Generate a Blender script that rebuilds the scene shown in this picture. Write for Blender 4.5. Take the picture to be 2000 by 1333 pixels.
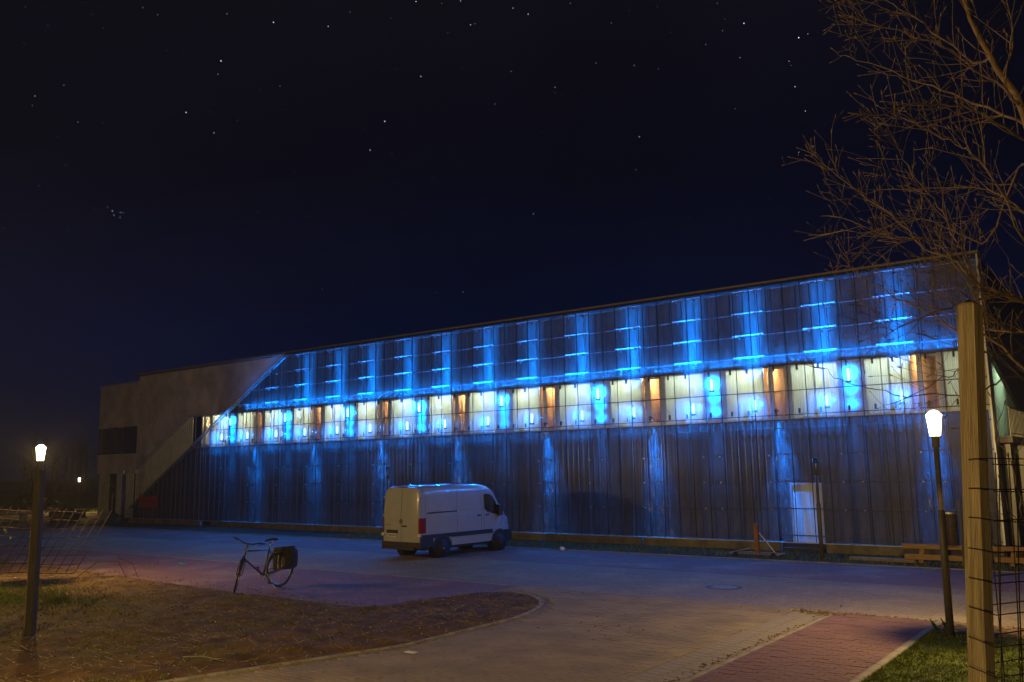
import bpy, math, random
from mathutils import Vector, Matrix, noise
R = math.radians
scene = bpy.context.scene
for o in list(bpy.data.objects):
    bpy.data.objects.remove(o)
col = scene.collection

# ------------------------------------------------------------------ camera
cam_d = bpy.data.cameras.new('camera')
cam_d.sensor_width = 36.0
cam_d.lens = 30.369
cam_d.clip_start = 0.05
cam_d.clip_end = 6000
cam = bpy.data.objects.new('camera', cam_d)
col.objects.link(cam)
_r = Vector((0.79768, 0.60283, -0.01727)); _f = Vector((-0.59440, 0.79072, 0.14647)); _u = _r.cross(_f)
mw = Matrix((( _r.x, _u.x, -_f.x, 0), (_r.y, _u.y, -_f.y, 0), (_r.z, _u.z, -_f.z, 2.8), (0, 0, 0, 1)))
cam.matrix_world = mw
scene.camera = cam

# ------------------------------------------------------------------ world: clear night sky
world = bpy.data.worlds.new('World')
scene.world = world
world.use_nodes = True
wn = world.node_tree.nodes; wl = world.node_tree.links
wn.clear()
w_out = wn.new('ShaderNodeOutputWorld'); w_bg = wn.new('ShaderNodeBackground')
w_tc = wn.new('ShaderNodeTexCoord'); w_sep = wn.new('ShaderNodeSeparateXYZ'); w_ramp = wn.new('ShaderNodeValToRGB')
w_ns = wn.new('ShaderNodeTexNoise'); w_ns.inputs['Scale'].default_value = 2.2; w_ns.inputs['Detail'].default_value = 3
w_mix = wn.new('ShaderNodeMix'); w_mix.data_type = 'RGBA'; w_mix.blend_type = 'MULTIPLY'
w_mr = wn.new('ShaderNodeMapRange'); w_mr.inputs['From Min'].default_value = .3; w_mr.inputs['From Max'].default_value = .7
w_mr.inputs['To Min'].default_value = .72; w_mr.inputs['To Max'].default_value = 1.25
wl.new(w_tc.outputs['Generated'], w_sep.inputs[0]); wl.new(w_sep.outputs['Z'], w_ramp.inputs[0])
cr = w_ramp.color_ramp
cr.elements[0].position = 0.0; cr.elements[0].color = (.0004, .0019, .0105, 1)
cr.elements[1].position = .62; cr.elements[1].color = (.0046, .0040, .0062, 1)
e = cr.elements.new(.14); e.color = (.0003, .0024, .0155, 1)
e = cr.elements.new(.33); e.color = (.0012, .0016, .0060, 1)
wl.new(w_tc.outputs['Generated'], w_ns.inputs['Vector']); wl.new(w_ns.outputs['Fac'], w_mr.inputs['Value'])
wl.new(w_ramp.outputs[0], w_mix.inputs[6]); wl.new(w_mr.outputs[0], w_mix.inputs[7]); w_mix.inputs[0].default_value = 1
wl.new(w_mix.outputs[2], w_bg.inputs['Color']); wl.new(w_bg.outputs[0], w_out.inputs[0])
w_bg.inputs['Strength'].default_value = 1.0

# ------------------------------------------------------------------ render settings
vs = scene.view_settings
vs.view_transform = 'Standard'; vs.look = 'None'; vs.exposure = 0.0; vs.gamma = 1.0; vs.use_curve_mapping = False
scene.render.engine = 'CYCLES'
cy = scene.cycles
cy.use_denoising = True
cy.max_bounces = 8; cy.diffuse_bounces = 3; cy.glossy_bounces = 3; cy.transmission_bounces = 4
cy.transparent_max_bounces = 32; cy.volume_bounces = 0
cy.sample_clamp_indirect = 3.0; cy.caustics_reflective = False; cy.caustics_refractive = False
cy.use_light_tree = True

WARM = (1.0, .64, .21)
BLUE = (.0, .20, 1.0)
E_LAMP = 2400.0      # street lamps
E_UP = 3000.0         # blue wash lamps shining up
E_DOWN = 4000.0
E_GLOW = 95.0
E_FLOOD = 310.0      # blue light thrown outwards through the skin
E_FILL = 1000.0

# ------------------------------------------------------------------ helpers
class MB:
    def __init__(s): s.v = []; s.f = []; s.sm = False
    def box(s, x0, x1, y0, y1, z0, z1):
        b = len(s.v)
        s.v += [(x0,y0,z0),(x1,y0,z0),(x1,y1,z0),(x0,y1,z0),(x0,y0,z1),(x1,y0,z1),(x1,y1,z1),(x0,y1,z1)]
        s.f += [tuple(b+i for i in q) for q in ((0,3,2,1),(4,5,6,7),(0,1,5,4),(1,2,6,5),(2,3,7,6),(3,0,4,7))]
        return s
    def cbox(s, x0, x1, y0, y1, z0, z1, c=.006):   # box with chamfered top edges
        b = len(s.v)
        s.v += [(x0,y0,z0),(x1,y0,z0),(x1,y1,z0),(x0,y1,z0),(x0,y0,z1-c),(x1,y0,z1-c),(x1,y1,z1-c),(x0,y1,z1-c),
                (x0+c,y0+c,z1),(x1-c,y0+c,z1),(x1-c,y1-c,z1),(x0+c,y1-c,z1)]
        s.f += [tuple(b+i for i in q) for q in ((0,1,5,4),(1,2,6,5),(2,3,7,6),(3,0,4,7),(4,5,9,8),(5,6,10,9),(6,7,11,10),(7,4,8,11),(8,9,10,11))]
        return s
    def quad(s, *p):
        b = len(s.v); s.v += [tuple(q) for q in p]; s.f.append(tuple(range(b, b+len(p)))); return s
    def prism_y(s, poly, y0, y1):          # polygon in (x,z) extruded along y
        b = len(s.v); n = len(poly)
        s.v += [(x, y0, z) for x, z in poly] + [(x, y1, z) for x, z in poly]
        s.f.append(tuple(b+i for i in range(n))); s.f.append(tuple(b+n+i for i in reversed(range(n))))
        for i in range(n):
            j = (i+1) % n; s.f.append((b+i, b+n+i, b+n+j, b+j))
        return s
    def prism_x(s, poly, x0, x1):          # polygon in (y,z) extruded along x
        b = len(s.v); n = len(poly)
        s.v += [(x0, y, z) for y, z in poly] + [(x1, y, z) for y, z in poly]
        s.f.append(tuple(b+i for i in reversed(range(n)))); s.f.append(tuple(b+n+i for i in range(n)))
        for i in range(n):
            j = (i+1) % n; s.f.append((b+i, b+j, b+n+j, b+n+i))
        return s
    def prism_z(s, poly, z0, z1):
        b = len(s.v); n = len(poly)
        s.v += [(x, y, z0) for x, y in poly] + [(x, y, z1) for x, y in poly]
        s.f.append(tuple(b+i for i in reversed(range(n)))); s.f.append(tuple(b+n+i for i in range(n)))
        for i in range(n):
            j = (i+1) % n; s.f.append((b+i, b+j, b+n+j, b+n+i))
        return s
    def tube(s, pts, rad, n=6, cap=True):
        pts = [Vector(p) for p in pts]
        if not hasattr(rad, '__len__'): rad = [rad]*len(pts)
        b = len(s.v); prev = None
        for i, p in enumerate(pts):
            t = (pts[min(i+1, len(pts)-1)] - pts[max(i-1, 0)])
            if t.length < 1e-9: t = Vector((0,0,1))
            t.normalize()
            if prev is None:
                a = Vector((0,0,1)) if abs(t.z) < .9 else Vector((1,0,0))
                u = t.cross(a).normalized()
            else:
                u = (prev - t*prev.dot(t))
                u = u.normalized() if u.length > 1e-6 else t.orthogonal().normalized()
            prev = u; w = t.cross(u)
            for k in range(n):
                an = 2*math.pi*k/n; q = p + (u*math.cos(an) + w*math.sin(an))*rad[i]
                s.v.append(tuple(q))
        for i in range(len(pts)-1):
            for k in range(n):
                k2 = (k+1) % n
                s.f.append((b+i*n+k, b+i*n+k2, b+(i+1)*n+k2, b+(i+1)*n+k))
        if cap:
            s.f.append(tuple(b+k for k in reversed(range(n)))); e_ = b+(len(pts)-1)*n
            s.f.append(tuple(e_+k for k in range(n)))
        return s
    def lathe(s, prof, n=16, c=(0,0,0)):    # prof: (r,z) list
        b = len(s.v)
        for r_, z in prof:
            for k in range(n):
                a = 2*math.pi*k/n; s.v.append((c[0]+r_*math.cos(a), c[1]+r_*math.sin(a), c[2]+z))
        for i in range(len(prof)-1):
            for k in range(n):
                k2 = (k+1) % n; s.f.append((b+i*n+k, b+i*n+k2, b+(i+1)*n+k2, b+(i+1)*n+k))
        s.f.append(tuple(b+k for k in reversed(range(n)))); e_ = b+(len(prof)-1)*n
        s.f.append(tuple(e_+k for k in range(n)))
        return s
    def torus(s, c, axis, R_, r_, n=32, m=8):
        c = Vector(c); ax = Vector(axis).normalized(); u = ax.orthogonal().normalized(); w = ax.cross(u); b = len(s.v)
        for i in range(n):
            a = 2*math.pi*i/n; d = u*math.cos(a)+w*math.sin(a)
            for j in range(m):
                t = 2*math.pi*j/m; s.v.append(tuple(c + d*(R_+r_*math.cos(t)) + ax*(r_*math.sin(t))))
        for i in range(n):
            for j in range(m):
                i2 = (i+1) % n; j2 = (j+1) % m
                s.f.append((b+i*m+j, b+i2*m+j, b+i2*m+j2, b+i*m+j2))
        return s
    def disc_x(s, x0, x1, cy_, cz, r_, n=24):
        return s.tube([(x0, cy_, cz), (x1, cy_, cz)], r_, n)
    def mesh(s, name='mesh', smooth=False):
        me = bpy.data.meshes.new(name); me.from_pydata(s.v, [], s.f)
        if smooth or s.sm: me.polygons.foreach_set('use_smooth', [True]*len(me.polygons))
        me.update(); return me
    def build(s, name, mat, parent=None, smooth=False, **kw):
        return obj(name, s.mesh(name, smooth), mat, parent, **kw)

def obj(name, me, mat, parent=None, label=None, category=None, group=None, kind=None, loc=None):
    o = bpy.data.objects.new(name, me); col.objects.link(o)
    if mat is not None and me is not None and not me.materials: me.materials.append(mat)
    if parent is not None: o.parent = parent
    if loc is not None: o.location = loc
    tag(o, label, category, group, kind)
    return o
def tag(o, label=None, category=None, group=None, kind=None):
    if label: o['label'] = label
    if category: o['category'] = category
    if group: o['group'] = group
    if kind: o['kind'] = kind
    return o
def empty(name, label, category, loc=(0,0,0), rz=0, group=None, scale=1.0):
    o = bpy.data.objects.new(name, None); col.objects.link(o)
    o.location = loc; o.rotation_euler = (0,0,rz); o.scale = (scale,)*3
    o.empty_display_size = .2
    return tag(o, label, category, group)
def copy_tree(o, parent=None):
    c = o.copy(); col.objects.link(c); c.parent = parent
    for ch in list(o.children): copy_tree(ch, c)
    return c
def light(name, kind, parent, loc, color, energy, size=.05, **kw):
    d = bpy.data.lights.new(name, kind); d.color = color; d.energy = energy
    if kind in ('POINT', 'SPOT'): d.shadow_soft_size = size
    o = bpy.data.objects.new(name, d); col.objects.link(o); o.location = loc
    if parent is not None: o.parent = parent
    for k, v in kw.items(): setattr(d, k, v)
    return o

# ------------------------------------------------------------------ materials
def mat(name, c, rough=.6, metal=0.0, var=.15, vscale=6.0, bump=0.0, bscale=40.0, c2=None, stretch=None, coat=0.0, spec=.5, detail=4):
    m = bpy.data.materials.new(name); m.use_nodes = True
    n = m.node_tree.nodes; l = m.node_tree.links; b = n['Principled BSDF']
    b.inputs['Roughness'].default_value = rough; b.inputs['Metallic'].default_value = metal
    b.inputs['Coat Weight'].default_value = coat; b.inputs['Specular IOR Level'].default_value = spec
    tc = n.new('ShaderNodeTexCoord'); mp = n.new('ShaderNodeMapping')
    if stretch: mp.inputs['Scale'].default_value = stretch
    l.new(tc.outputs['Object'], mp.inputs[0])
    ns = n.new('ShaderNodeTexNoise'); ns.inputs['Scale'].default_value = vscale; ns.inputs['Detail'].default_value = detail
    l.new(mp.outputs[0], ns.inputs['Vector'])
    mx = n.new('ShaderNodeMix'); mx.data_type = 'RGBA'
    c2 = c2 or tuple(max(0, x*(1-var*2)) for x in c)
    c1 = c if c2 is None else c
    mx.inputs[6].default_value = (*c2, 1); mx.inputs[7].default_value = (*[min(1, x*(1+var*.6)) for x in c1], 1)
    mr = n.new('ShaderNodeMapRange'); mr.inputs['From Min'].default_value = .32; mr.inputs['From Max'].default_value = .68
    l.new(ns.outputs['Fac'], mr.inputs['Value']); l.new(mr.outputs[0], mx.inputs[0]); l.new(mx.outputs[2], b.inputs['Base Color'])
    if bump:
        nb = n.new('ShaderNodeTexNoise'); nb.inputs['Scale'].default_value = bscale; nb.inputs['Detail'].default_value = 5
        l.new(mp.outputs[0], nb.inputs['Vector'])
        bp = n.new('ShaderNodeBump'); bp.inputs['Strength'].default_value = bump; bp.inputs['Distance'].default_value = .02
        l.new(nb.outputs['Fac'], bp.inputs['Height']); l.new(bp.outputs[0], b.inputs['Normal'])
    return m
def emis(name, c, s):
    m = bpy.data.materials.new(name); m.use_nodes = True
    n = m.node_tree.nodes; l = m.node_tree.links; n.clear()
    o = n.new('ShaderNodeOutputMaterial'); e_ = n.new('ShaderNodeEmission')
    e_.inputs['Color'].default_value = (*c, 1); e_.inputs['Strength'].default_value = s
    l.new(e_.outputs[0], o.inputs[0]); return m
def brick_mat(name, c1, c2, mortar, bw, bh, rough=.8, rot=0.0, stain=None, bump=.5):
    m = bpy.data.materials.new(name); m.use_nodes = True
    n = m.node_tree.nodes; l = m.node_tree.links; b = n['Principled BSDF']
    b.inputs['Roughness'].default_value = rough; b.inputs['Specular IOR Level'].default_value = .3
    tc = n.new('ShaderNodeTexCoord'); mp = n.new('ShaderNodeMapping'); mp.inputs['Rotation'].default_value = (0,0,rot)
    l.new(tc.outputs['Object'], mp.inputs[0])
    br = n.new('ShaderNodeTexBrick'); br.inputs['Scale'].default_value = 1.0
    br.inputs['Brick Width'].default_value = bw; br.inputs['Row Height'].default_value = bh
    br.inputs['Mortar Size'].default_value = .006; br.inputs['Mortar Smooth'].default_value = .3; br.inputs['Bias'].default_value = 0
    br.inputs['Color1'].default_value = (*c1,1); br.inputs['Color2'].default_value = (*c2,1); br.inputs['Mortar'].default_value = (*mortar,1)
    l.new(mp.outputs[0], br.inputs['Vector'])
    ns = n.new('ShaderNodeTexNoise'); ns.inputs['Scale'].default_value = .55; ns.inputs['Detail'].default_value = 6; ns.inputs['Roughness'].default_value = .62
    l.new(tc.outputs['Object'], ns.inputs['Vector'])
    mr = n.new('ShaderNodeMapRange'); mr.inputs['From Min'].default_value = .5; mr.inputs['From Max'].default_value = .72
    mr.inputs['To Max'].default_value = .85
    l.new(ns.outputs['Fac'], mr.inputs['Value'])
    mx = n.new('ShaderNodeMix'); mx.data_type = 'RGBA'; mx.inputs[7].default_value = (*(stain or (.36,.30,.19)), 1)
    l.new(mr.outputs[0], mx.inputs[0]); l.new(br.outputs['Color'], mx.inputs[6])
    n2 = n.new('ShaderNodeTexNoise'); n2.inputs['Scale'].default_value = 9; n2.inputs['Detail'].default_value = 5
    l.new(tc.outputs['Object'], n2.inputs['Vector'])
    m2 = n.new('ShaderNodeMix'); m2.data_type = 'RGBA'; m2.blend_type = 'MULTIPLY'; m2.inputs[0].default_value = .6
    r2 = n.new('ShaderNodeMapRange'); r2.inputs['From Min'].default_value = .3; r2.inputs['From Max'].default_value = .7; r2.inputs['To Min'].default_value = .55; r2.inputs['To Max'].default_value = 1.15
    l.new(n2.outputs['Fac'], r2.inputs['Value']); l.new(mx.outputs[2], m2.inputs[6]); l.new(r2.outputs[0], m2.inputs[7])
    l.new(m2.outputs[2], b.inputs['Base Color'])
    bp = n.new('ShaderNodeBump'); bp.inputs['Strength'].default_value = bump; bp.inputs['Distance'].default_value = .01; bp.invert = True
    l.new(br.outputs['Fac'], bp.inputs['Height']); l.new(bp.outputs[0], b.inputs['Normal'])
    return m
def sheet_mat(name, tint, scatter=.11, gloss=.10):
    m = bpy.data.materials.new(name); m.use_nodes = True
    n = m.node_tree.nodes; l = m.node_tree.links; n.clear()
    o = n.new('ShaderNodeOutputMaterial'); tr = n.new('ShaderNodeBsdfTransparent'); tr.inputs[0].default_value = (*tint, 1)
    gl = n.new('ShaderNodeBsdfGlossy'); gl.inputs['Roughness'].default_value = .22; gl.inputs[0].default_value = (.9,.9,.9,1)
    df = n.new('ShaderNodeBsdfDiffuse'); df.inputs[0].default_value = (.62,.62,.60,1)
    tl = n.new('ShaderNodeBsdfTranslucent'); tl.inputs[0].default_value = (.62,.64,.62,1)
    lw = n.new('ShaderNodeLayerWeight'); lw.inputs[0].default_value = .35
    mrg = n.new('ShaderNodeMath'); mrg.operation = 'MULTIPLY'; mrg.inputs[1].default_value = gloss*2
    l.new(lw.outputs['Facing'], mrg.inputs[0])
    tc = n.new('ShaderNodeTexCoord'); mp = n.new('ShaderNodeMapping'); mp.inputs['Scale'].default_value = (17, 17, .18)
    ns = n.new('ShaderNodeTexNoise'); ns.inputs['Scale'].default_value = 1.3; ns.inputs['Detail'].default_value = 5
    l.new(tc.outputs['Object'], mp.inputs[0]); l.new(mp.outputs[0], ns.inputs['Vector'])
    mr = n.new('ShaderNodeMapRange'); mr.inputs['From Min'].default_value = .35; mr.inputs['From Max'].default_value = .75
    mr.inputs['To Min'].default_value = scatter*.15; mr.inputs['To Max'].default_value = scatter*2.4
    l.new(ns.outputs['Fac'], mr.inputs['Value'])
    m0 = n.new('ShaderNodeMixShader'); m0.inputs[0].default_value = .86; l.new(df.outputs[0], m0.inputs[1]); l.new(tl.outputs[0], m0.inputs[2])
    m1 = n.new('ShaderNodeMixShader'); l.new(mr.outputs[0], m1.inputs[0]); l.new(tr.outputs[0], m1.inputs[1]); l.new(m0.outputs[0], m1.inputs[2])
    m2 = n.new('ShaderNodeMixShader'); l.new(mrg.outputs[0], m2.inputs[0]); l.new(m1.outputs[0], m2.inputs[1]); l.new(gl.outputs[0], m2.inputs[2])
    l.new(m2.outputs[0], o.inputs[0]); return m
def translucent_mat(name, c, trans=.84):
    m = bpy.data.materials.new(name); m.use_nodes = True
    n = m.node_tree.nodes; l = m.node_tree.links; n.clear()
    o = n.new('ShaderNodeOutputMaterial'); tl = n.new('ShaderNodeBsdfTranslucent'); df = n.new('ShaderNodeBsdfDiffuse')
    tc = n.new('ShaderNodeTexCoord'); wv = n.new('ShaderNodeTexWave'); wv.wave_type = 'BANDS'; wv.bands_direction = 'X'
    wv.inputs['Scale'].default_value = 5.2; wv.inputs['Distortion'].default_value = .4
    l.new(tc.outputs['Object'], wv.inputs['Vector'])
    mx = n.new('ShaderNodeMix'); mx.data_type = 'RGBA'; mx.inputs[6].default_value = (*[x*.72 for x in c], 1); mx.inputs[7].default_value = (*c, 1)
    l.new(wv.outputs['Fac'], mx.inputs[0]); l.new(mx.outputs[2], tl.inputs[0]); df.inputs[0].default_value = (.7,.74,.72,1)
    ms = n.new('ShaderNodeMixShader'); ms.inputs[0].default_value = trans; l.new(df.outputs[0], ms.inputs[1]); l.new(tl.outputs[0], ms.inputs[2])
    gl = n.new('ShaderNodeBsdfGlossy'); gl.inputs['Roughness'].default_value = .25
    m2 = n.new('ShaderNodeMixShader'); m2.inputs[0].default_value = .07; l.new(ms.outputs[0], m2.inputs[1]); l.new(gl.outputs[0], m2.inputs[2])
    l.new(m2.outputs[0], o.inputs[0]); return m
def glass_mat(name, tint=(.9,.93,.92), refl=.08):
    m = bpy.data.materials.new(name); m.use_nodes = True
    n = m.node_tree.nodes; l = m.node_tree.links; n.clear()
    o = n.new('ShaderNodeOutputMaterial'); tr = n.new('ShaderNodeBsdfTransparent'); tr.inputs[0].default_value = (*tint, 1)
    gl = n.new('ShaderNodeBsdfGlossy'); gl.inputs['Roughness'].default_value = .02
    lw = n.new('ShaderNodeLayerWeight'); lw.inputs[0].default_value = .3
    mt = n.new('ShaderNodeMath'); mt.operation = 'ADD'; mt.inputs[1].default_value = refl*.4; mt.use_clamp = True
    m3 = n.new('ShaderNodeMath'); m3.operation = 'MULTIPLY'; m3.inputs[1].default_value = .6
    l.new(lw.outputs['Fresnel'], m3.inputs[0]); l.new(m3.outputs[0], mt.inputs[0])
    ms = n.new('ShaderNodeMixShader'); l.new(mt.outputs[0], ms.inputs[0]); l.new(tr.outputs[0], ms.inputs[1]); l.new(gl.outputs[0], ms.inputs[2])
    l.new(ms.outputs[0], o.inputs[0]); return m

MT = {}
MT['concrete'] = mat('concrete', (.66,.60,.58), .85, var=.16, vscale=1.1, bump=.15, bscale=30)
MT['plinth'] = mat('plinth_concrete', (.20,.18,.145), .9, var=.2, vscale=2.5, bump=.3)
MT['wall'] = mat('wall_foil', (.098,.090,.084), .5, .1, var=.22, vscale=2.2, bump=.35, bscale=3.5, stretch=(3,3,.5))
MT['light_corr'] = mat('light_corrugated', (.50,.53,.45), .35, .3, var=.1, vscale=2)
MT['fascia'] = mat('roof_fascia', (.20,.17,.165), .7, var=.1)
MT['rail_grey'] = mat('grey_rail', (.30,.31,.33), .5, .1, var=.3, vscale=2.5)
MT['rail'] = mat('dark_rail', (.10,.10,.11), .45, .2, var=.1)
MT['plate_white'] = mat('light_catcher_white', (.75,.77,.80), .4, .1, var=.05)
MT['steel'] = mat('galvanised_steel', (.55,.55,.55), .35, .7, var=.12, vscale=14)
MT['alu'] = mat('aluminium_frame', (.62,.64,.66), .35, .4, var=.06)
MT['pier'] = mat('pier_panel', (.62,.64,.66), .45, .1, var=.08)
MT['dark'] = mat('dark_metal', (.035,.036,.04), .45, .3, var=.1)
MT['black'] = mat('black_rubber', (.012,.012,.013), .75, var=.2, vscale=20)
MT['sheet'] = sheet_mat('clear_polycarbonate', (.90,.92,.93))
MT['film'] = sheet_mat('plastic_film', (.80,.82,.84), .20, .30)
MT['panel'] = translucent_mat('translucent_panel', (.82,.94,.80))
MT['panel_b'] = translucent_mat('translucent_panel_dim', (.70,.81,.68))
MT['panel_c'] = translucent_mat('translucent_panel_cool', (.74,.88,.82))
MT['panel_green'] = translucent_mat('translucent_panel_green', (.55,.82,.62))
MT['glass'] = glass_mat('window_glass')
MT['glass_dark'] = mat('dark_glass', (.012,.015,.018), .06, var=.1, spec=.7)
MT['room'] = mat('room_wood_lining', (.62,.36,.18), 1.0, spec=0, var=.1, vscale=3, stretch=(1,1,6))
MT['room_ceiling'] = mat('room_ceiling_wood', (.60,.56,.50), 1.0, var=.1, spec=0)
MT['room_floor'] = mat('room_floor', (.35,.26,.18), 1.0, spec=0)
MT['tube'] = emis('ceiling_tube_light', (.93,1,.80), 58)
MT['niche_fill'] = emis('niche_fill_light', (1,.76,.48), 420)
MT['blue_led'] = emis('blue_led', (.10,.42,1.0), 22)
MT['door'] = mat('white_door_paint', (.80,.88,.76), .5, var=.04)
MT['road'] = brick_mat('grey_paving', (.21,.176,.118), (.25,.208,.14), (.12,.105,.08), .224, .112)
MT['red_pave'] = brick_mat('red_paving', (.215,.112,.094), (.185,.096,.082), (.11,.075,.06), .224, .112, stain=(.34,.25,.18))
MT['paver'] = mat('grey_paver', (.25,.205,.128), .85, var=.15, vscale=1.4, bump=.12, bscale=60, spec=.3)
MT['red_paver'] = mat('red_paver', (.17,.097,.088), .85, var=.15, vscale=1.4, bump=.12, bscale=60, spec=.3)
MT['joint'] = mat('joint_sand', (.19,.125,.09), .95, var=.2, vscale=5)
MT['kerb'] = mat('kerb_stone', (.25,.23,.185), .85, var=.2, vscale=3, bump=.2)
MT['slab'] = mat('gutter_slab', (.27,.24,.175), .85, var=.22, vscale=3, bump=.25, bscale=50)
MT['dirt'] = mat('bare_earth', (.14,.084,.026), .95, var=.3, vscale=2.2, bump=.9, bscale=16, spec=.15, detail=8)
MT['clod'] = mat('earth_clod', (.15,.09,.03), .95, var=.3, vscale=12, bump=.5, bscale=60, spec=.15)
MT['stone'] = mat('pale_stone', (.40,.37,.31), .8, var=.2, vscale=9)
MT['ground'] = mat('ground_soil', (.055,.050,.028), .95, var=.3, vscale=.6, bump=.6, bscale=12, spec=.15)
MT['lawn'] = mat('lawn_soil', (.09,.118,.014), .95, var=.3, vscale=3, bump=.8, bscale=30, spec=.15)
MT['grass'] = mat('grass_blades', (.112,.165,.014), .7, var=.25, vscale=2.5, spec=.2, c2=(.098,.112,.014))
MT['chip'] = mat('bark_chips', (.34,.24,.13), .9, var=.3, vscale=18)
MT['wood'] = mat('weathered_timber', (.30,.245,.165), .85, var=.15, vscale=5, bump=.5, bscale=16, stretch=(16,16,.8), c2=(.17,.135,.085), detail=9)
MT['wood_orange'] = mat('fresh_timber', (.36,.215,.08), .75, var=.15, vscale=4, stretch=(1,6,6))
MT['bark'] = mat('bark', (.17,.115,.068), .85, var=.25, vscale=14, bump=.3)
MT['twig'] = mat('twig_bark', (.145,.100,.066), .75, var=.25, vscale=10)
MT['rust'] = mat('rusty_wire', (.028,.016,.010), .8, .3, var=.3, vscale=20)
MT['pole'] = mat('lamp_pole_paint', (.10,.085,.065), .5, .2, var=.1, vscale=9)
MT['van_white'] = mat('white_car_paint', (.32,.33,.35), .25, var=.03, vscale=2, coat=.6)
MT['van_black'] = mat('black_plastic', (.016,.017,.019), .55, var=.1, vscale=9)
MT['tail'] = mat('red_lens', (.22,.012,.012), .2, var=.1, coat=.5)
MT['chrome'] = mat('chrome', (.6,.6,.6), .2, 1.0, var=.05)
MT['plate'] = mat('plate_white', (.5,.5,.46), .5, var=.06)
MT['tyre'] = mat('tyre_rubber', (.014,.014,.015), .8, var=.15, vscale=25)
MT['bike'] = mat('bike_paint', (.050,.058,.050), .3, .4, var=.1, coat=.4)
MT['fabric'] = mat('pannier_fabric', (.012,.012,.014), .9, var=.3, vscale=14, bump=.4, bscale=24)
MT['banner'] = mat('red_banner', (.48,.045,.038), .7, var=.15, vscale=4)
MT['print'] = mat('banner_print', (.20,.018,.016), .7)
MT['blue_paint'] = mat('blue_paint', (.020,.075,.36), .5, var=.15)
MT['blue_tarp'] = mat('blue_tarp', (.015,.060,.24), .6, var=.3, vscale=5, bump=.6, bscale=9)
MT['bottle'] = mat('green_bottle_glass', (.012,.075,.022), .12, var=.1, coat=.5)
MT['cyan'] = mat('cyan_rag', (.03,.30,.30), .8, var=.2)
MT['white'] = mat('white_litter', (.65,.65,.62), .7, var=.1)
MT['orange'] = mat('orange_paint', (.27,.115,.035), .6, var=.2, vscale=8)
MT['sack_a'] = mat('dark_sack', (.05,.052,.060), .8, var=.4, vscale=6, bump=.6, bscale=10)
MT['sack_b'] = mat('tan_sack', (.34,.21,.085), .8, var=.4, vscale=6, bump=.6, bscale=10)
MT['leaf'] = mat('dry_leaf', (.30,.24,.12), .8, var=.3, vscale=8)
MT['iron'] = mat('cast_iron', (.075,.055,.045), .7, .3, var=.3, vscale=14, bump=.5)
MT['stick'] = mat('green_twig', (.20,.24,.09), .7, var=.2)
MT['star'] = emis('star_light', (.78,.90,1.0), 2.5)
MT['star'].cycles.emission_sampling = 'NONE'
STARS= [(-53.033,27.955,3),(-49.377,28.051,2),(-39.48,28.541,2),(-56.328,25.368,3),(-58.358,22.127,3),(-56.604,21.109,2),(-56.856,22.331,1),(-55.177,22.003,1),(-45.469,22.598,3),(-42.988,25.429,2),(-46.448,20.779,2),(-45.644,25.75,1.5),(-44.673,25.79,1),(-60.324,27.406,1.5),(-63.47,26.152,1),(-65.472,22.632,1.5),(-66.981,21.767,1.5),(-62.293,21.9,1),(-64.583,20.707,1),(-63.175,20.891,1),(-66.428,16.816,1.5),(-62.677,16.043,1.5),(-62.393,15.831,2),(-61.943,15.802,1.5),(-61.782,15.788,1),(-62.294,15.582,1.5),(-61.942,15.481,1.5),(-54.965,15.711,1),(-44.62,18.738,1),(-42.232,19.141,1),(-46.821,22.036,1),(-44.973,20.606,1),(-66.536,25.7,1),(-67.8,26.41,1),(-61.229,27.663,1),(-56.041,28.082,1),(-59.674,25.507,1),(-56.492,24.578,1),(-52.498,24.284,1),(-53.767,23.954,1),(-45.074,28.788,1),(-43.32,29.815,2),(-41.496,29.762,1),(-40.171,29.914,1.5),(-41.094,28.06,1),(-40.052,25.97,1),(-36.656,25.752,1.5),(-40.178,11.717,1),(-42.021,11.671,1),(-51.445,19.179,1),(-65.096,18.174,1),(-49.522,11.802,1),(-35.383,29.123,2),(-20.568,27.396,3),(-17.129,26.07,3.5),(-16.538,26.194,1.5),(-22.007,27.155,1.5),(-29.54,28.326,1.5),(-32.371,29.633,1),(-28.06,25.707,1.5),(-26.426,25.374,1.5),(-20.968,25.459,1.5),(-17.841,24.82,1.5),(-17.73,24.565,1),(-17.566,23.28,2),(-17.037,21.764,2),(-21.462,22.468,1.5),(-27.907,21.343,2),(-28.239,19.29,1.5),(-35.308,16.769,2),(-17.624,19.363,1.5),(-16.72,19.602,1),(-33.612,24.705,1.5),(-33.622,24.392,1),(-33.092,24.183,1),(-31.595,24.178,1),(-28.296,28.961,1),(-26.305,29.024,1),(-22.244,28.753,1),(-23.177,26.489,1),(-24.878,15.959,1),(-19.653,16.823,1),(-34.579,22.013,1),(-36.447,29.502,1.5)]
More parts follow.
